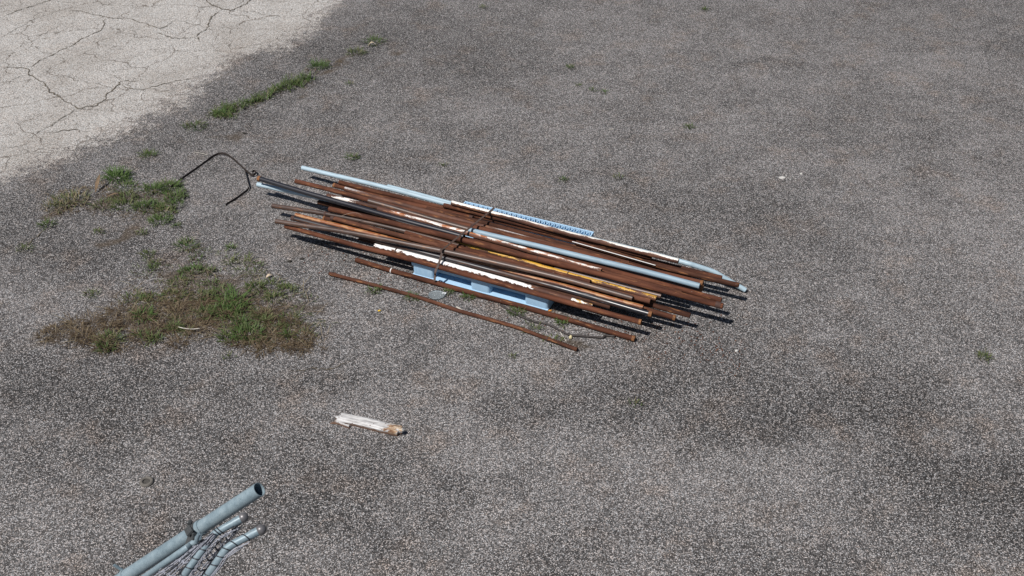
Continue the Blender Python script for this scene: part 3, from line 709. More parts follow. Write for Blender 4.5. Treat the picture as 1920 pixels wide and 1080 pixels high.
M_STRAP_SHADE = mat_simple('shaded_strap', (0.026, 0.018, 0.015), 0.75, 0.0, var=0.4, scale=70)  # darker strap colour, with the shade on the upright faces painted in
def loose_band(pts, label, width=0.023, wiggle=0.0):
    ln = smooth_line([at(px, py, z) for px, py, z in pts], 6)
    o = band('steel_strap', ln, width, 0.0016, lambda i, t: Vector((0.05 * math.sin(i * .7), 0.30, 1)), M_STRAP_SHADE)
    return tag(o, label, 'strap')
loose_band([(320, 351, .016), (345, 332, .016), (375, 311, .016), (400, 293, .017), (412, 288, .019), (424, 289, .022), (440, 300, .026), (452, 311, .028), (464, 322, .026), (471, 327, .024), (477, 327, .022), (480, 323, .021), (476, 320, .021), (473, 323, .021)],
           'loose rusty strap on edge, running from the weeds to a curl by the black pipe')
loose_band([(459, 318, .016), (462, 330, .016), (465, 342, .016), (467, 350, .016), (464, 356, .016), (454, 364, .016), (440, 374, .016), (423, 384, .016)],
           'short kinked rusty strap on the ground left of the pipe ends')
hose = [at(px, py, .009) for px, py in ((938, 571), (955, 582), (975, 592.5), (1000, 602), (1013, 605), (1027, 608), (1040, 614), (1052, 621), (1070, 628), (1090, 630), (1118, 632), (1130, 633), (1136, 629.5), (1153, 630.5))]
V, Fc = tube_geo(smooth_line(hose, 5), 0.0085, None, 8)
o = mesh_obj('cable', V, Fc, mat_simple('dark_cable', (0.035, 0.028, 0.026), 0.65, var=0.3), smooth=True)
tag(o, 'dark wavy cable on the ground between the two ground pipes', 'cable')
V, Fc = tube_geo(smooth_line([at(640, 405, .285), at(655, 400, .31), at(668, 399, .315), at(678, 403, .295), at(685, 408, .255)], 6), 0.0016, None, 6)
o = mesh_obj('tie_wire', V, Fc, mat_simple('thin_wire', (0.30, 0.22, 0.17), 0.5), smooth=True)
tag(o, 'thin loop of wire springing from the yellow end of a pipe', 'wire')

# ------------------------------------------------------------------ galvanised fence section leaning in from the lower left
def mat_fence():
    t = NT('fence_galvanised'); co = t.coord()
    n = t.noise(co, 18, 6, 0.7); n2 = t.noise(co, 140, 3, 0.6); n3 = t.noise(co, 5, 4, 0.6)
    col = t.ramp(t.math('ADD', t.math('MULTIPLY', n, 0.5), t.math('ADD', t.math('MULTIPLY', n2, 0.25), t.math('MULTIPLY', n3, 0.25))), [(0.32, (0.120, 0.168, 0.196)), (0.5, (0.205, 0.272, 0.310)), (0.68, (0.30, 0.365, 0.395))])
    col = t.mix(t.mapr(t.noise(co, 60, 5, 0.75), 0.60, 0.72, 0, 0.55), col, (0.13, 0.125, 0.115))
    t.bump(n2, 0.15, 0.001)
    return t.out(col, t.mapr(n, 0.3, 0.7, 0.42, 0.65, False), 0.15)
FG = mat_fence()
FGD = mat_simple('fence_fitting', (0.065, 0.070, 0.072), 0.6, 0.3, var=0.25, scale=60)
FCAP = mat_simple('fence_cap', (0.15, 0.145, 0.15), 0.40, 0.3, var=0.2, scale=40)
WIRE = mat_simple('fence_wire', (0.25, 0.26, 0.30), 0.5, 0.1, var=0.2, scale=80)
WIRE_D = mat_simple('fence_tie', (0.035, 0.04, 0.05), 0.5, 0.3, var=0.2, scale=80)
tipP, baseP = at(486.5, 917.5, 1.560), at(-60, 1273, 0.000)
fence = empty('fence_section', (baseP.x, baseP.y, 0))
tag(fence, 'galvanised chain link fence section with posts leaning in at the lower left', 'fence')
FO = fence.location.copy()
def fpart(name, V, Fc, mat, parent=None, smooth=True, sharp=40):
    o = mesh_obj(name, [v - FO for v in V], Fc, mat, parent or fence, smooth)
    if smooth: o.data.set_sharp_from_angle(angle=R(sharp))
    return o
post = fpart('post', *tube_geo([baseP.lerp(tipP, i / 10) for i in range(11)], 0.0340, 0.003, 32), FG)
pd = (tipP - baseP).normalized()
def post_at(px):     # point of the post axis seen at picture column px
    best = min((abs((960 + FPX * p.x / (p.y * CP - (p.z - CAM_H) * SP)) - px), i) for i, p in enumerate([baseP.lerp(tipP, k / 800) for k in range(801)]))
    return baseP.lerp(tipP, best[1] / 800)
def cap_ball(name, c, r, parent):
    bm = bmesh.new(); bmesh.ops.create_uvsphere(bm, u_segments=24, v_segments=14, radius=r)
    for v in bm.verts: v.co += c - FO
    return bm_obj(name, bm, FCAP, parent, True)
bandc = post_at(376)
fpart('brace_band', *tube_geo([bandc - pd * 0.016, bandc, bandc + pd * 0.016], 0.0380, 0.0035, 32), FG)
clampc = post_at(369)
fpart('clamp', *tube_geo([clampc - pd * 0.020, clampc - pd * .012, clampc + pd * .012, clampc + pd * 0.020], 0.0405, 0.0065, 28), FGD)
side = pd.cross(Vector((0, 0, 1))).normalized()          # horizontal, across the post, towards the viewer
upn = side.cross(pd).normalized()
if upn.z < 0: upn = -upn
if side.y > 0: side = -side
def obox(name, c, ax, ay, az, sx, sy, sz, mat, parent=None):
    V = [c + ax * (sx * a) + ay * (sy * b) + az * (sz * d) for d in (-.5, .5) for a, b in ((-.5, -.5), (.5, -.5), (.5, .5), (-.5, .5))]
    return fpart(name, V, [(3, 2, 1, 0), (4, 5, 6, 7), (0, 1, 5, 4), (1, 2, 6, 5), (2, 3, 7, 6), (3, 0, 4, 7)], mat, parent, False)
obox('band_ear', bandc + side * 0.056 + upn * 0.004, pd, side, upn, 0.030, 0.036, 0.006, FG)
obox('band_ear', bandc + side * 0.056 - upn * 0.010, pd, side, upn, 0.030, 0.036, 0.006, FG)
obox('clamp_bracket', clampc + side * 0.070 + upn * 0.006, pd, side, upn, 0.050, 0.062, 0.034, FGD)
obox('hinge_plate', clampc + side * 0.030 + upn * 0.040, (pd * 0.8 - side * 0.6).normalized(), (side * 0.8 + pd * 0.6).normalized(), upn, 0.036, 0.075, 0.010, FGD)
hp = [at(373, 1001, 1.545), at(371, 1006, 1.530), at(369, 1013, 1.505), at(368.5, 1017, 1.490)]
fpart('hinge_pin', *tube_geo(hp, 0.0085, None, 10), FG)
hp = [at(362, 1000, 1.540), at(362.5, 1006, 1.525), at(362, 1012, 1.510)]
fpart('hinge_pin', *tube_geo(hp, 0.0065, None, 10), FGD)
bolt_c = clampc - pd * 0.004 - side * 0.028 + upn * 0.046
fpart('bolt', *tube_geo([bolt_c, bolt_c + side * 0.022], 0.011, None, 6), FGD)
b2 = bandc + side * 0.062
fpart('bolt', *tube_geo([b2 - upn * 0.028, b2 + upn * 0.022], 0.006, None, 8), FGD)
fpart('bolt', *tube_geo([b2 + upn * 0.014, b2 + upn * 0.022], 0.010, None, 6), FGD)
ear = post_at(236)
obox('band_ear', ear + upn * 0.052 - side * 0.02, pd, side, upn, 0.016, 0.006, 0.06, FG)
fpart('brace_band', *tube_geo([ear - pd * 0.010, ear, ear + pd * 0.010], 0.0375, 0.003, 28), FG)
# rails
railA = [at(372, 1008, 1.460), at(366, 1016, 1.435), at(300, 1062, 1.290), at(30, 1250, 0.000)]
fpart('rail', *tube_geo(smooth_line(railA[:2], 2)[:-1] + smooth_line(railA[1:], 6), 0.0155, None, 18), FG)
def capped_rail(pts, rad):
    ln = []
    for a, b in zip(pts, pts[1:]): ln += [a.lerp(b, k / 6) for k in range(6)]
    ln.append(pts[-1])
    for _ in range(1): ln = [ln[0]] + [(ln[i - 1] + ln[i] * 2 + ln[i + 1]) / 4 for i in range(1, len(ln) - 1)] + [ln[-1]]
    o = fpart('rail', *tube_geo(ln, rad, None, 18), FG)
    d = (ln[0] - ln[2]).normalized()
    cap = cap_ball('ball_cap', ln[0] + d * 0.004, rad * 1.36, o)
    sleeve = fpart('cap_sleeve', *tube_geo([ln[0] - d * 0.045, ln[0] - d * 0.004], rad + 0.0022, 0.006, 18), FG, o)
    return ln, o
railB, oB = capped_rail([at(455, 971, 1.560), at(420, 990, 1.530), at(402, 1001, 1.505), at(383, 1027, 1.450), at(348, 1075, 1.340), at(150, 1350, 0.000)], 0.0172)
railC, oC = capped_rail([at(488, 994, 1.550), at(437, 1020, 1.510), at(424, 1029, 1.495), at(391, 1077, 1.380), at(210, 1345, 0.000)], 0.0180)
# wire wrapped round the rails: tie rings
def tie(line, s, rad, parent, tilt=0.5):
    acc = 0
    for a, b in zip(line, line[1:]):
        L = (b - a).length
        if acc + L >= s:
            p = a.lerp(b, (s - acc) / L); d = (b - a).normalized(); break
        acc += L
    u = d.cross(Vector((0, 0, 1))).normalized(); w = u.cross(d)
    loop = [p + (u * math.cos(k * math.pi / 9) + w * math.sin(k * math.pi / 9)) * (rad + 0.002) + d * (tilt * rad * math.cos(k * math.pi / 9)) for k in range(19)]
    return fpart('tie_wire', *tube_geo(loop, 0.0028, None, 6), WIRE_D, parent)
for s in (0.115, 0.130, 0.20, 0.235, 0.29, 0.345, 0.40, 0.46, 0.52, 0.58): tie(railB, s, 0.0172, oB, 0.6)
for s in (0.07, 0.13, 0.17, 0.215, 0.265, 0.33, 0.385, 0.44, 0.50): tie(railC, s, 0.0180, oC, 0.7)
# chain link: zigzag wires hooked through each other, between rail A and rail B and bunched towards rail C
def wire(name, line, rad=0.0030, mat=None):
    return fpart(name, *tube_geo(line, rad, None, 5), mat or WIRE)
def resample(line, n):
    acc = [0]
    for a, b in zip(line, line[1:]): acc.append(acc[-1] + (b - a).length)
    out = []
    for k in range(n):
        s = acc[-1] * k / (n - 1)
        for i in range(len(line) - 1):
            if s <= acc[i + 1] + 1e-9: out.append(line[i].lerp(line[i + 1], (s - acc[i]) / (acc[i + 1] - acc[i]))); break
    return out
def chain(edge1, edge2, n_w, n_z, bulge):
    e1, e2 = resample(edge1, n_z), resample(edge2, n_z)
    for j in range(n_w):
        ln = []
        for k in range(n_z):
            f = (j + (0.0 if k % 2 == 0 else 1.12)) / n_w
            p = e1[k].lerp(e2[k], min(f, 1.0))
            p = p + Vector((0, 0, bulge * math.sin(f * math.pi) + (0.004 if k % 2 else -0.004))) + Vector((rnd.uniform(-1, 1), rnd.uniform(-1, 1), rnd.uniform(-1, 1))) * 0.003
            ln.append(p)
        wire('chain_link_wire', ln)
def strands(e1, e2, n_w, n_k, bulge, sag=0.006):
    """long strands between two edges, knotted to each other at intervals"""
    n = 40
    e1, e2 = resample(e1, n), resample(e2, n)
    lines = []
    for j in range(n_w):
        f = j / (n_w - 1)
        ln = []
        for k in range(n):
            p = e1[k].lerp(e2[k], f) + Vector((0, 0, bulge * math.sin(f * math.pi)))
            p += Vector((rnd.uniform(-1, 1), rnd.uniform(-1, 1), rnd.uniform(-1, 1))) * 0.0016
            ln.append(p)
        lines.append(ln); wire('chain_link_wire', ln, 0.0034, WIRE if j % 3 else WIRE_D)
    for q in range(n_k):
        k = 2 + int(q * (n - 5) / n_k)
        kn = []
        for j in range(n_w):
            a = lines[j][min(k + (j % 2), n - 1)]
            kn += [a + Vector((0.004, 0.0, 0.006)), a + Vector((-0.004, 0.004, -0.004))]
        wire('chain_link_wire', kn, 0.0036, WIRE if q % 2 else WIRE_D)
strands([at(396, 1002, 1.528), at(372, 1020, 1.475), at(335, 1046, 1.380), at(268, 1090, 1.240), at(150, 1180, 0.750)], [at(404, 1004, 1.522), at(380, 1034, 1.440), at(352, 1072, 1.350), at(322, 1112, 1.230), at(260, 1205, 0.750)], 9, 16, 0.012)
strands([at(452, 980, 1.535), at(412, 1014, 1.485), at(376, 1056, 1.380), at(330, 1112, 1.240)], [at(446, 988, 1.535), at(425, 1018, 1.475), at(398, 1050, 1.380), at(356, 1112, 1.240)], 4, 12, -0.02)
for k in range(7):     # strands bunched along the two capped rails
    off = Vector((rnd.uniform(-.008, .02), rnd.uniform(-.05, -.018), rnd.uniform(-.02, .012)))
    src = railB if k % 2 else railC
    ln = resample([p for p in src[3:24]], 30)
    wire('loose_strand', [p + off + Vector((rnd.uniform(-1, 1), rnd.uniform(-1, 1), rnd.uniform(-1, 1))) * 0.006 for p in ln], 0.0024)

# ------------------------------------------------------------------ small things on the ground
# ring
c = at(275, 903.5)
prof = [(0.0235, 0.001), (0.0245, 0.008), (0.028, 0.012), (0.036, 0.0135), (0.043, 0.010), (0.0465, 0.001)]
V, Fc = [], []
NS = 32
for s in range(NS):
    a = 2 * math.pi * s / NS
    for r_, z_ in prof: V.append((r_ * math.cos(a), r_ * math.sin(a), z_))
for s in range(NS):
    t_ = (s + 1) % NS
    for k in range(len(prof) - 1):
        Fc.append((s * 6 + k, s * 6 + k + 1, t_ * 6 + k + 1, t_ * 6 + k))
o = mesh_obj('metal_ring', V, Fc, mat_simple('dull_ring', (0.115, 0.105, 0.092), 0.8, var=0.25, scale=60), smooth=True, loc=c)
tag(o, 'small round grey brown ring lying on the asphalt at lower left', 'ring')
V = [(0, 0, 0.0012)] + [(0.0228 * math.cos(a * math.pi / 8), 0.0228 * math.sin(a * math.pi / 8), 0.0012) for a in range(16)]
mesh_obj('ring_fill', V, [(0, i + 1, (i + 1) % 16 + 1) for i in range(16)], mat_simple('grit', (0.06, 0.056, 0.05), 0.95, var=0.5, scale=120), o)

# weathered timber offcut
def mat_timber():
    t = NT('peeling_timber'); co = t.coord()
    s = t.node('ShaderNodeSeparateXYZ'); t.set(s.inputs[0], co)
    g = t.noise(t.scale(co, (0.06, 1, 1)), 120, 4, 0.6)
    grey = t.ramp(g, [(0.3, (0.22, 0.212, 0.205)), (0.5, (0.47, 0.462, 0.455)), (0.75, (0.69, 0.685, 0.68))])
    wood = t.ramp(t.noise(t.scale(co, (0.2, 1, 1)), 70, 4), [(0.35, (0.13, 0.065, 0.034)), (0.5, (0.30, 0.19, 0.11)), (0.62, (0.46, 0.38, 0.29)), (0.75, (0.58, 0.53, 0.46))])
    n = t.math('SUBTRACT', t.noise(co, 26, 4, 0.6), 0.5)
    m = t.mapr(t.math('ADD', s.outputs[0], t.math('MULTIPLY', n, 0.22)), 0.36, 0.40)
    m = t.math('MULTIPLY', m, t.mapr(t.math('ADD', s.outputs[0], t.math('MULTIPLY', n, 0.2)), 0.49, 0.47))
    col = t.mix(m, grey, wood)
    spots = t.mapr(t.voro(t.scale(co, (0.6, 1, 1)), 38)[0], 0.10, 0.16)
    col = t.mix(spots, (0.11, 0.06, 0.045), col)
    # flanks and split end dark brown towards the bottom
    sz = t.mapr(t.math('ADD', s.outputs[2], t.math('MULTIPLY', n, 0.03)), 0.014, 0.022)
    col = t.mix(sz, (0.13, 0.075, 0.050), col)
    t.bump(g, 0.5, 0.003)
    return t.out(col, 0.85)
a, b = at(634, 786, 0.0), at(752, 812, 0.0)
L = (b - a).length; yaw = math.atan2(b.y - a.y, b.x - a.x)
timber = empty('timber_offcut', (a.x, a.y, 0), yaw)
tag(timber, 'weathered white painted timber offcut lying alone on the asphalt', 'timber')
M_T = mat_timber()
def plank(name, x0, x1, y0, y1, z0, z1, seed, ragged):
    rr = random.Random(seed); bm = bmesh.new()
    NX, NY = 26, 8
    top, bot = [], []
    for i in range(NX + 1):
        f = i / NX
        rt, rb = [], []
        for j in range(NY + 1):
            g = j / NY
            xs = x0 + (x1 - x0) * f
            if i == 0: xs += rr.uniform(-ragged, ragged)
            if i == NX: xs += rr.uniform(-ragged, ragged) * 0.8
            w = 1.0 + (0.22 * (1 - f) ** 3) + 0.05 * math.sin(f * 9 + seed)
            yy = (y0 + y1) / 2 + (g - 0.5) * (y1 - y0) * w + 0.006 * math.sin(f * 5)
            zz = z1 + 0.0025 * math.sin(g * 13 + f * 3 + seed) + rr.uniform(-0.0014, 0.0014) - (0.010 * abs(g - 0.5) ** 2 * 4) - (0.016 * (1 - f) ** 2)
            rt.append(bm.verts.new((xs, yy, zz))); rb.append(bm.verts.new((xs, yy, z0)))
        top.append(rt); bot.append(rb)
    for i in range(NX):
        for j in range(NY):
            bm.faces.new((top[i][j], top[i + 1][j], top[i + 1][j + 1], top[i][j + 1]))
            bm.faces.new((bot[i][j + 1], bot[i + 1][j + 1], bot[i + 1][j], bot[i][j]))
        bm.faces.new((bot[i][0], bot[i + 1][0], top[i + 1][0], top[i][0]))
        bm.faces.new((top[i][NY], top[i + 1][NY], bot[i + 1][NY], bot[i][NY]))
    for j in range(NY):
        bm.faces.new((bot[0][j + 1], bot[0][j], top[0][j], top[0][j + 1]))
        bm.faces.new((top[NX][j + 1], top[NX][j], bot[NX][j], bot[NX][j + 1]))
    return bm_obj(name, bm, M_T, timber)
plank('board', 0.0, L, -0.036, 0.046, 0.001, 0.042, 3, 0.018)
plank('splinter', -0.028, 0.115, -0.058, -0.042, 0.001, 0.024, 8, 0.014)
plank('splinter', L - 0.10, L + 0.022, -0.018, 0.012, 0.030, 0.052, 5, 0.010)

def lump(name, px, py, sx, sy, sz, mat, label, cat, seed=0, rz=0.0, group=None):
    bm = bmesh.new(); bmesh.ops.create_icosphere(bm, subdivisions=2, radius=1.0)
    for v in bm.verts:
        k = 1 + 0.35 * mnoise.noise(v.co * 1.7 + Vector((seed * 3.1, 0, 0)))
        v.co = Vector((v.co.x * sx * k, v.co.y * sy * k, max(v.co.z * sz * k, -sz * 0.55) + sz * 0.5))
    o = bm_obj(name, bm, mat, None, False, at(px, py)); o.rotation_euler = (0, 0, rz)
    return tag(o, label, cat, group)
M_CHIP = mat_simple('white_plaster', (0.50, 0.485, 0.46), 0.9, var=0.15)
M_CLOD = mat_simple('dark_clod', (0.03, 0.027, 0.022), 0.95, var=0.4)
lump('paint_chip', 1466, 333.5, .036, .022, .006, M_CHIP, 'white chip on the asphalt right of the bundle, larger of the two', 'chip', 1, .3)
lump('paint_chip', 1502, 326.5, .014, .014, .009, M_CHIP, 'small white chip on the asphalt, right of the larger chip', 'chip', 2)
for i, (px, py) in enumerate(((1478, 334), (1487, 331), (1491, 338), (1482, 337), (1492, 335), (1474, 329))):
    lump('paint_flake', px, py, .007, .005, .003, M_CHIP, 'tiny white flake scattered between the two white chips', 'flake', 20 + i, i, 'white flakes right of the bundle')
lump('pebble', 1381, 659, .015, .012, .012, M_CHIP, 'pale pebble alone on the asphalt below the right pipe ends', 'pebble', 3)
lump('pebble', 1070, 634, .014, .018, .016, mat_simple('cream_stone', (0.62, 0.54, 0.32), 0.8), 'cream coloured lump beside the dark cable', 'pebble', 4)
lump('clod', 543, 491, .018, .014, .012, M_CLOD, 'dark clod on the asphalt left of the ground pipes, lower one', 'clod', 5)
lump('clod', 566, 485.5, .022, .012, .008, M_CLOD, 'flat dark clod on the asphalt left of the ground pipes, upper one', 'clod', 6)
lump('clod', 458, 250, .022, .011, .008, M_CLOD, 'dark clod on the asphalt right of the grassy joint', 'clod', 7)
lump('yellow_scrap', 711, 583, .013, .008, .006, mat_simple('yellow_scrap', (0.75, 0.47, 0.03), 0.6), 'small yellow scrap on the asphalt below the thin ground pipe', 'scrap', 8, .5)
lump('orange_scrap', 1031, 583, .016, .009, .007, mat_simple('orange_scrap', (0.55, 0.24, 0.05), 0.7), 'small orange scrap beside the pallet corner', 'scrap', 9, .3)

def leaf(px, py, ln, w, rz, mat, label, cat='leaf', name='dry_leaf', lift=0.012, tilt=0.0):
    V, Fc = [], []
    for i in range(7):
        f = i / 6
        hw = w * math.sin(math.pi * min(f * 0.94 + 0.04, 1)) * 0.5
        z = 0.004 + lift * math.sin(f * math.pi) + tilt * f
        V += [(f * ln, hw, z + 0.004), (f * ln, 0, z), (f * ln, -hw, z + 0.004)]
        if i:
            b = 3 * i
            Fc += [(b - 3, b - 2, b + 1, b), (b - 2, b - 1, b + 2, b + 1)]
    o = mesh_obj(name, V, Fc, mat, loc=at(px, py)); o.rotation_euler = (0, 0, rz)
    sm = o.modifiers.new('thickness', 'SOLIDIFY'); sm.thickness = 0.0012
    return tag(o, label, cat)
M_LEAF = mat_simple('tan_leaf', (0.52, 0.42, 0.30), 0.8, var=0.25, scale=60)
M_BARK = mat_simple('brown_sheath', (0.15, 0.10, 0.058), 0.85, var=0.4, scale=50)
M_TWIG = mat_simple('grey_twig', (0.48, 0.45, 0.40), 0.85, var=0.3)
leaf(499, 522, .060, .028, 0.6, M_LEAF, 'curled tan leaf at the upper right of the dead grass', lift=.02)
leaf(690, 87.5, .10, .022, 0.1, M_LEAF, 'pale dry leaf in the last clump of the grassy joint', lift=.05)
leaf(179, 362, .16, .035, 1.45, M_BARK, 'brown dry sheath standing in the weeds at far left', 'sheath', 'dry_sheath', .01, .11)
leaf(198, 372, .17, .018, 0.5, M_BARK, 'brown dry stalk lying in the weeds at far left', 'stalk', 'dry_stalk', .02)
def twig(pts, r_, label, cat='twig', mat=None, name='twig'):
    V, Fc = tube_geo(smooth_line([at(*p) for p in pts], 4), r_, None, 6)
    o = mesh_obj(name, V, Fc, mat or M_TWIG, smooth=True)
    return tag(o, label, cat)
twig([(334, 613, .03), (345, 615.5, .03), (358, 617, .03), (375, 616, .035)], .0035, 'pale grey twig lying on the dead grass')
twig([(856, 575.5, .006), (866, 581, .006), (874, 585.5, .006)], .006, 'short pale stick touching the thin ground pipe')
twig([(364, 285, .005), (376, 287, .006), (390, 290.5, .005)], .003, 'thin pale straw beside the loose strap')
twig([(1142, 242, .005), (1151, 242.5, .005)], .004, 'tiny pale straw on the asphalt beyond the bundle')
twig([(1050, 622, .006), (1058, 634, .006), (1062, 640, .006)], .003, 'thin pale straw between cable and thin ground pipe')

# clear plastic lid
t = NT('clear_plastic'); t.b.inputs['Transmission Weight'].default_value = 0.75; t.b.inputs['IOR'].default_value = 1.4
M_LID = t.out((0.62, 0.70, 0.74), 0.22)
c = at(819, 554.5)
V, Fc = [], []
prof = [(0.0, 0.006), (0.045, 0.006), (0.058, 0.008), (0.064, 0.013), (0.068, 0.013), (0.068, 0.002), (0.064, 0.002)]
for s in range(28):
    a_ = 2 * math.pi * s / 28
    for r_, z_ in prof: V.append((r_ * math.cos(a_), r_ * 0.85 * math.sin(a_), z_))
for s in range(28):
    t_ = (s + 1) % 28
    for k in range(len(prof) - 1): Fc.append((s * 7 + k, s * 7 + k + 1, t_ * 7 + k + 1, t_ * 7 + k))
o = mesh_obj('clear_disc', V, Fc, M_LID, smooth=True, loc=c)
tag(o, 'clear grey plastic disc on the ground between pallet and thin pipe', 'disc')
fragm = mat_simple('frosted_plastic', (0.55, 0.58, 0.60), 0.4)
V, Fc = [], []
box_geo(V, Fc, .046, .076, .004, .030, .0135, .0155)
mesh_obj('disc_tab', V, Fc, fragm, o)

# ------------------------------------------------------------------ weeds and grass
def mat_blade(name, stops, trans=0.25):
    t = NT(name)
    v = t.attr('tone')
    col = t.ramp(v, stops)
    t.b.inputs['Transmission Weight'].default_value = 0.0
    t.b.inputs['Specular IOR Level'].default_value = 0.3
    m = t.out(col, 0.6)
    tr = t.node('ShaderNodeBsdfTranslucent'); t.l.new(col, tr.inputs['Color'])
    mx = t.node('ShaderNodeMixShader'); mx.inputs[0].default_value = trans
    t.l.new(t.b.outputs[0], mx.inputs[1]); t.l.new(tr.outputs[0], mx.inputs[2])
    t.l.new(mx.outputs[0], t.n['Material Output'].inputs['Surface'])
    return m
# tone 0..0.5 dead straw to brown, 0.5..1 green
M_BLADE = mat_blade('grass_blades', [(0.0, (0.042, 0.027, 0.017)), (0.18, (0.105, 0.072, 0.043)), (0.36, (0.20, 0.15, 0.092)), (0.46, (0.30, 0.25, 0.16)), (0.54, (0.125, 0.140, 0.055)),
                                     (0.70, (0.074, 0.116, 0.034)), (0.86, (0.085, 0.155, 0.038)), (1.0, (0.17, 0.22, 0.055))])
class Grass:
    def __init__(self, origin): self.V = []; self.F = []; self.T = []; self.o = Vector((origin.x, origin.y, 0))
    def blade(self, p, yaw, ln, w, lean, tone, curl=0.5):
        d = Vector((math.cos(yaw), math.sin(yaw), 0)); s = Vector((-d.y, d.x, 0)) * w * 0.5
        b = len(self.V); p = p - self.o
        for k, (f, hw) in enumerate(((0, 0.9), (0.4, 1.0), (0.75, 0.7))):
            th = lean + curl * f
            q = p + d * (ln * f * math.sin(th)) + Vector((0, 0, ln * f * max(math.cos(th), 0.0) + 0.003))
            self.V += [q + s * hw, q - s * hw]; self.T += [tone, tone]
        th = lean + curl
        self.V.append(p + d * (ln * math.sin(th)) + Vector((0, 0, max(ln * math.cos(th), 0.0) + 0.004))); self.T.append(min(1, tone + 0.02))
        self.F += [(b, b + 1, b + 3, b + 2), (b + 2, b + 3, b + 5, b + 4), (b + 4, b + 5, b + 6)]
    def clump(self, px, py, rad, n, ln=0.09, tone=(0.62, 0.9), w=0.0058, sq=0.7, lean=(0.15, 1.1), rr=rnd):
        c = at(px, py)
        for _ in range(n):
            a = rr.uniform(0, 2 * math.pi); r_ = rad * math.sqrt(rr.random())
            p = c + Vector((math.cos(a) * r_, math.sin(a) * r_ * sq, 0))
            yaw = a + rr.gauss(0, 0.8)
            self.blade(p, yaw, ln * rr.uniform(0.45, 1.15), w * rr.uniform(0.7, 1.4), rr.uniform(*lean) * (0.4 + 0.6 * r_ / rad), rr.uniform(*tone), rr.uniform(0.2, 0.9))
    def build(self, name):
        o = mesh_obj(name, self.V, self.F, M_BLADE, loc=self.o)
        at_ = o.data.attributes.new('tone', 'FLOAT', 'POINT'); at_.data.foreach_set('value', self.T)
        return o

GREEN = (0.58, 0.82); BRIGHT = (0.66, 0.90); OLIVE = (0.50, 0.72); BROWN = (0.02, 0.40); STRAW = (0.12, 0.48)
# green line of grass along the joint
g = Grass(at(480, 190))
for i in range(46):
    f = i / 45
    x = 400 + (580 - 400) * f; y = 219 + (148 - 219) * f + 4 * math.sin(f * 7)
    wid = 0.4 + 0.6 * abs(math.sin(f * 9.0 + 0.6)) + rnd.uniform(-.15, .25)
    if 0.35 < f < 0.42: wid *= 0.35
    for _q in range(3):
        g.clump(x + rnd.gauss(0, 5), y + rnd.gauss(0, 4.5), rnd.uniform(.02, .05), int(rnd.uniform(5, 20) * wid), rnd.uniform(.05, .12), GREEN if rnd.random() < .65 else OLIVE, 0.0055)
    if i % 2: g.clump(x + rnd.uniform(-6, 8), y + rnd.uniform(-2, 9), 0.09, 14, 0.05, (0.05, 0.45), 0.003, lean=(0.8, 1.4))
g.clump(598, 126, 0.10, 150, 0.10, BRIGHT, 0.0045)
g.clump(625, 120, 0.13, 70, 0.06, BROWN, 0.003, lean=(0.7, 1.4)); g.clump(580, 136, 0.10, 60, 0.06, BROWN, 0.003, lean=(0.7, 1.4))
o = g.build('grass_strip'); tag(o, 'green strip of grass growing along the joint between the pavings', 'grass', kind='stuff')
# ragged patch at far left
g = Grass(at(220, 370))
for (px, py, rad, n, ln, tone) in ((222, 333, 0.11, 210, 0.11, BRIGHT), (235, 352, .12, 90, .07, GREEN), (135, 377, 0.17, 190, 0.08, (0.40, 0.66)), (110, 388, 0.15, 120, 0.07, (0.3, 0.62)), (290, 357, 0.11, 140, 0.08, GREEN), (318, 352, 0.10, 130, 0.09, GREEN),
                                   (328, 372, 0.10, 110, 0.08, GREEN), (238, 372, 0.10, 90, 0.08, OLIVE), (278, 388, 0.13, 160, 0.08, GREEN), (232, 386, 0.12, 110, 0.07, OLIVE), (308, 398, 0.11, 120, 0.07, OLIVE), (300, 415, 0.10, 110, 0.07, GREEN),
                                   (200, 385, 0.12, 70, 0.06, OLIVE), (325, 385, 0.10, 80, 0.07, GREEN), (340, 360, .05, 30, .06, GREEN)):
    g.clump(px, py, rad, n, ln, tone)
for _ in range(26):
    px, py = rnd.uniform(95, 330), rnd.uniform(345, 405)
    g.clump(px, py, 0.10, 34, 0.06, STRAW if rnd.random() < .4 else BROWN, 0.003, lean=(0.9, 1.45))
o = g.build('grass_patch'); tag(o, 'ragged patch of green weeds and dry stalks at far left beside the loose strap', 'grass', kind='stuff')
# dead grass patch
g = Grass(at(340, 590))
def inside(x, y, poly):
    c_ = False
    for (x1, y1), (x2, y2) in zip(poly, poly[1:] + poly[:1]):
        if (y1 > y) != (y2 > y) and x < (x2 - x1) * (y - y1) / (y2 - y1) + x1: c_ = not c_
    return c_
dense = [(52, 652), (100, 616), (135, 606), (190, 592), (235, 556), (300, 545), (380, 548), (455, 560), (500, 580), (560, 610), (600, 640), (575, 662), (500, 664), (455, 652), (430, 640), (392, 636), (330, 650), (262, 645), (215, 662), (170, 650), (110, 645)]
sparse = [(230, 520), (320, 470), (400, 460), (500, 500), (570, 540), (625, 600), (615, 650), (520, 660), (420, 620), (300, 600), (230, 570)]
cnt = 0
while cnt < 400:
    px, py = rnd.uniform(50, 605), rnd.uniform(540, 668)
    if inside(px, py, dense):
        if mnoise.noise(Vector((px * .035, py * .06, 2.0))) < -0.22: cnt += 1; continue
        g.clump(px, py, rnd.uniform(.04, .09), rnd.randint(10, 34), rnd.uniform(.05, .11), BROWN if rnd.random() < .78 else STRAW, 0.003, lean=(0.7, 1.5)); cnt += 1
cnt = 0
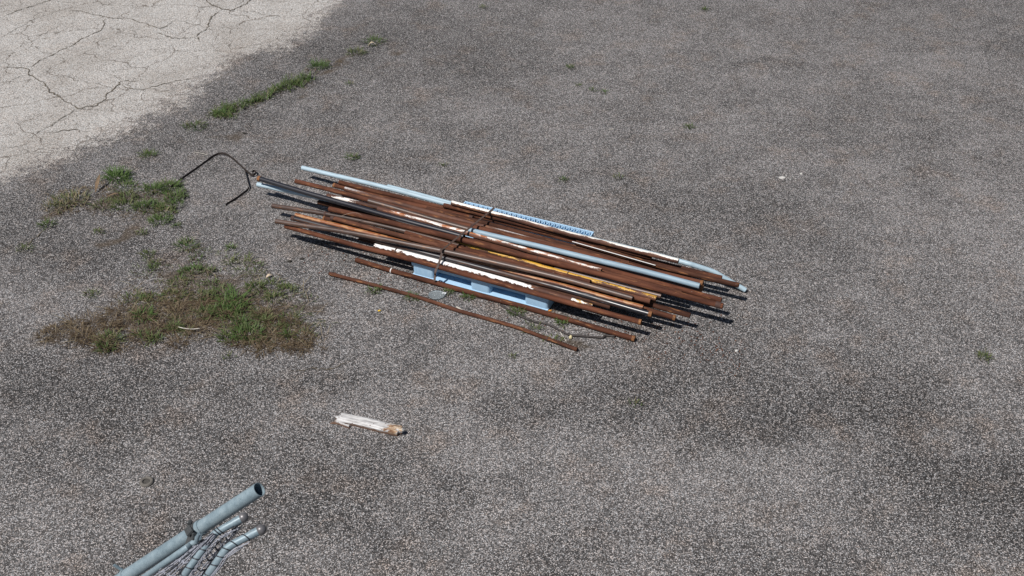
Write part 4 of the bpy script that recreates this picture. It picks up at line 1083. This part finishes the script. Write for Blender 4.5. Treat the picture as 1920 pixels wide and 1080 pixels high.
while cnt < 150:
    px, py = rnd.uniform(225, 630), rnd.uniform(455, 665)
    if inside(px, py, sparse):
        g.clump(px, py, 0.08, 14, 0.06, BROWN if rnd.random() < .5 else OLIVE, 0.003, lean=(0.8, 1.5)); cnt += 1
for _ in range(30):
    px, py = rnd.uniform(225, 620), rnd.uniform(470, 660)
    if inside(px, py, sparse) or inside(px, py, dense):
        g.clump(px, py, rnd.uniform(.03, .07), rnd.randint(12, 40), rnd.uniform(.05, .09), GREEN if rnd.random() < .65 else OLIVE, 0.006)
for _ in range(260):     # long pale dry stalks lying about
    px, py = rnd.uniform(60, 615), rnd.uniform(520, 665)
    if inside(px, py, dense) or inside(px, py, sparse):
        g.blade(at(px, py) + Vector((0, 0, .01)), rnd.uniform(0, 6.28), rnd.uniform(.08, .20), .004, rnd.uniform(1.25, 1.5), rnd.uniform(.30, .48), 0.1)
for (px, py, rad, n, ln, tone) in ((440, 566, 0.10, 120, 0.12, BRIGHT), (450, 582, 0.08, 70, 0.10, BRIGHT), (424, 572, .07, 36, .09, GREEN), (428, 590, .09, 90, .1, GREEN), (466, 628, 0.11, 170, 0.09, GREEN), (455, 608, 0.08, 90, 0.08, GREEN), (388, 590, 0.09, 90, 0.08, GREEN), (272, 594, 0.08, 60, 0.09, BRIGHT), (205, 640, 0.10, 100, 0.08, OLIVE), (200, 655, .07, 50, .06, GREEN),
                                   (322, 556, 0.10, 80, 0.06, OLIVE), (382, 556, 0.11, 100, 0.06, OLIVE), (285, 562, 0.08, 50, 0.06, OLIVE), (420, 548, .10, 70, .06, GREEN), (515, 560, 0.09, 80, 0.06, OLIVE), (535, 545, 0.10, 80, 0.06, OLIVE), (510, 535, .09, 60, .06, OLIVE), (490, 590, .09, 60, .06, OLIVE),
                                   (545, 600, 0.10, 60, 0.06, OLIVE), (480, 540, 0.09, 60, 0.06, OLIVE), (360, 510, 0.10, 90, 0.06, GREEN), (335, 530, .09, 60, .05, OLIVE), (395, 510, .08, 50, .05, OLIVE), (250, 560, .08, 50, .05, OLIVE), (570, 630, .09, 40, .05, OLIVE), (430, 640, .07, 40, .05, GREEN)):
    g.clump(px, py, rad, n, ln, tone)
o = g.build('dead_grass_patch'); tag(o, 'large patch of brown dead grass with green tufts at left', 'grass', kind='stuff')

weeds = [   # px, py, radius, blades, blade length, tone, label
    (366, 238, .11, 110, .08, GREEN, 'loose green clump at the lower end of the grassy joint'),
    (668, 100, .11, 110, .08, OLIVE, 'olive clump on the grassy joint, second from its upper end'),
    (703, 79, .12, 120, .08, GREEN, 'clump at the upper end of the grassy joint, with a pale leaf'),
    (278, 292, .075, 90, .07, GREEN, 'lone green weed above the loose strap at left'),
    (88, 422, .075, 70, .06, GREEN, 'green weed below the far left grass patch'),
    (265, 438, .05, 36, .05, OLIVE, 'small olive weed between the two left grass patches, left one'),
    (186, 435, .045, 30, .05, OLIVE, 'faint weed below the middle of the far left grass patch'),
    (332, 424, .04, 30, .05, GREEN, 'small weed just below the right corner of the far left grass patch'),
    (350, 462, .10, 110, .07, GREEN, 'broad green weed above the dead grass patch'),
    (433, 466, .045, 44, .05, (.60, 1.0), 'yellowish green weed alone above the dead grass at right'),
    (278, 478, .06, 50, .05, OLIVE, 'low weed at the upper left of the dead grass patch'),
    (290, 495, .05, 40, .05, OLIVE, 'low weed just above the dead grass, below another'),
    (48, 468, .07, 40, .05, OLIVE, 'flat weed near the left edge above the dead grass'),
    (172, 553, .06, 50, .05, OLIVE, 'isolated weed left of the dead grass patch'),
    (660, 296, .06, 60, .06, GREEN, 'green weed above the left end of the bundle'),
    (655, 158, .05, 24, .04, OLIVE, 'faint weed right of the grassy joint'),
    (905, 14, .05, 30, .05, OLIVE, 'tiny weed at the top edge above the bundle'),
    (1068, 127, .05, 40, .05, GREEN, 'small green weed beyond the bundle, topmost of a short row'),
    (1085, 160, .035, 20, .04, GREEN, 'tiny weed beyond the bundle, second of a short row'),
    (1112, 169, .04, 24, .04, GREEN, 'tiny weed beyond the bundle, third of a short row'),
    (1134, 173, .05, 24, .04, GREEN, 'tiny weed beyond the bundle, last of a short row'),
    (1292, 238, .05, 44, .05, GREEN, 'dark green weed alone in the asphalt right of centre'),
    (1320, 18, .05, 44, .05, GREEN, 'small weed near the top edge right of centre'),
    (1160, 333, .05, 30, .045, OLIVE, 'olive weed closest above the right half of the bundle'),
    (1058, 338, .04, 26, .045, GREEN, 'tiny weed above the middle of the bundle'),
    (1846, 671, .055, 44, .055, OLIVE, 'lone weed near the right edge of the yard'),
    (830, 310, .05, 18, .04, OLIVE, 'faint weed above the pale blue pipe'),
    (702, 546, .055, 60, .06, GREEN, 'weed below the left half of the thin ground pipe'),
    (772, 559, .055, 60, .055, GREEN, 'weed pressed against the middle of the thin ground pipe'),
    (842, 547, .04, 50, .05, GREEN, 'weed against the ground pipe below the strap'),
    (878, 558, .045, 60, .05, GREEN, 'weed against the ground pipe, right of the strap'),
    (968, 586, .06, 80, .05, GREEN, 'spreading weed against the ground pipe below the pallet corner'),
    (1055, 607, .045, 50, .06, GREEN, 'weed standing between the ground pipe and the dark cable'),
    (1000, 616, .10, 44, .04, OLIVE, 'flat dry weed between the cable and the thin ground pipe'),
    (1035, 640, .09, 44, .04, OLIVE, 'flat weed at the right end of the thin ground pipe'),
    (962, 668, .03, 14, .04, OLIVE, 'tiny weed below the thin ground pipe'),
    (1192, 757, .05, 22, .035, OLIVE, 'faint weed in the dark stain below the bundle'),
    (430, 668, .05, 18, .04, OLIVE, 'tiny weed below the dead grass patch'),
]
for (px, py, rad, n, ln, tone, label) in weeds:
    g = Grass(at(px, py)); g.clump(px, py, rad, n, ln, tone, 0.0045, 0.8)
    g.clump(px, py, rad, n // 6, ln, STRAW, 0.003, 0.8)
    g.clump(px, py, .012, 6, ln * .6, tone, 0.006, 0.8)
    o = g.build('weed'); tag(o, label, 'weed', 'weeds in the asphalt')

# rust flakes and grit shed around the bundle, too many and too small to count
V, Fc = [], []
for _ in range(900):
    px, py = rnd.uniform(560, 1400), 0
    f = (px - 560) / 840
    py = 440 + 210 * f + rnd.gauss(0, 26) + 18
    p = at(px, py); a_ = rnd.uniform(0, 6.28); q = rnd.uniform(0.003, 0.009)
    u = Vector((math.cos(a_), math.sin(a_), 0)) * q; w_ = Vector((-math.sin(a_), math.cos(a_), 0)) * q * rnd.uniform(.4, .9)
    b_ = len(V)
    z0, z1 = Vector((0, 0, 0.0)), Vector((0, 0, rnd.uniform(.0015, .004)))
    V += [p + u + z0, p + w_ + z0, p - u + z0, p - w_ + z0, p + (u + w_) * .5 + z1, p - (u + w_) * .4 + z1]
    Fc += [(b_, b_ + 1, b_ + 4), (b_ + 1, b_ + 2, b_ + 5, b_ + 4), (b_ + 2, b_ + 3, b_ + 5), (b_ + 3, b_, b_ + 4, b_ + 5)]
o = mesh_obj('rust_flakes', V, Fc, RUST_L)
tag(o, 'rust flakes and grit shed on the asphalt around the bundle', 'rust flakes', kind='stuff')

# loose grit lying on the paving, one scatter nobody could count
V, Fc = [], []
for _ in range(2600):
    p = at(rnd.uniform(-40, 1960), 30 + 1070 * rnd.random() ** 1.3)
    a_ = rnd.uniform(0, 6.28); q = rnd.uniform(0.0025, 0.006)
    u = Vector((math.cos(a_), math.sin(a_), 0)) * q; w_ = Vector((-math.sin(a_), math.cos(a_), 0)) * q * rnd.uniform(.6, 1.0)
    b_ = len(V); hz = Vector((0, 0, q * rnd.uniform(.7, 1.2)))
    V += [p + u, p + w_, p - u, p - w_, p + (u + w_) * .35 + hz, p - (u + w_) * .35 + hz]
    Fc += [(b_, b_ + 1, b_ + 4), (b_ + 1, b_ + 2, b_ + 5, b_ + 4), (b_ + 2, b_ + 3, b_ + 5), (b_ + 3, b_, b_ + 4, b_ + 5)]
t = NT('loose_grit'); w3 = t.voro(t.coord(), 30, '2D')[1]; q3 = t.sep(w3)[0]
M_GRIT = t.out(t.ramp(q3, [(0.0, (0.05, 0.046, 0.042)), (0.5, (0.20, 0.185, 0.17)), (1.0, (0.52, 0.49, 0.45))]), 0.9)
o = mesh_obj('loose_grit', V, Fc, M_GRIT)
tag(o, 'loose grit and small stones strewn over the asphalt yard', 'grit', kind='stuff')
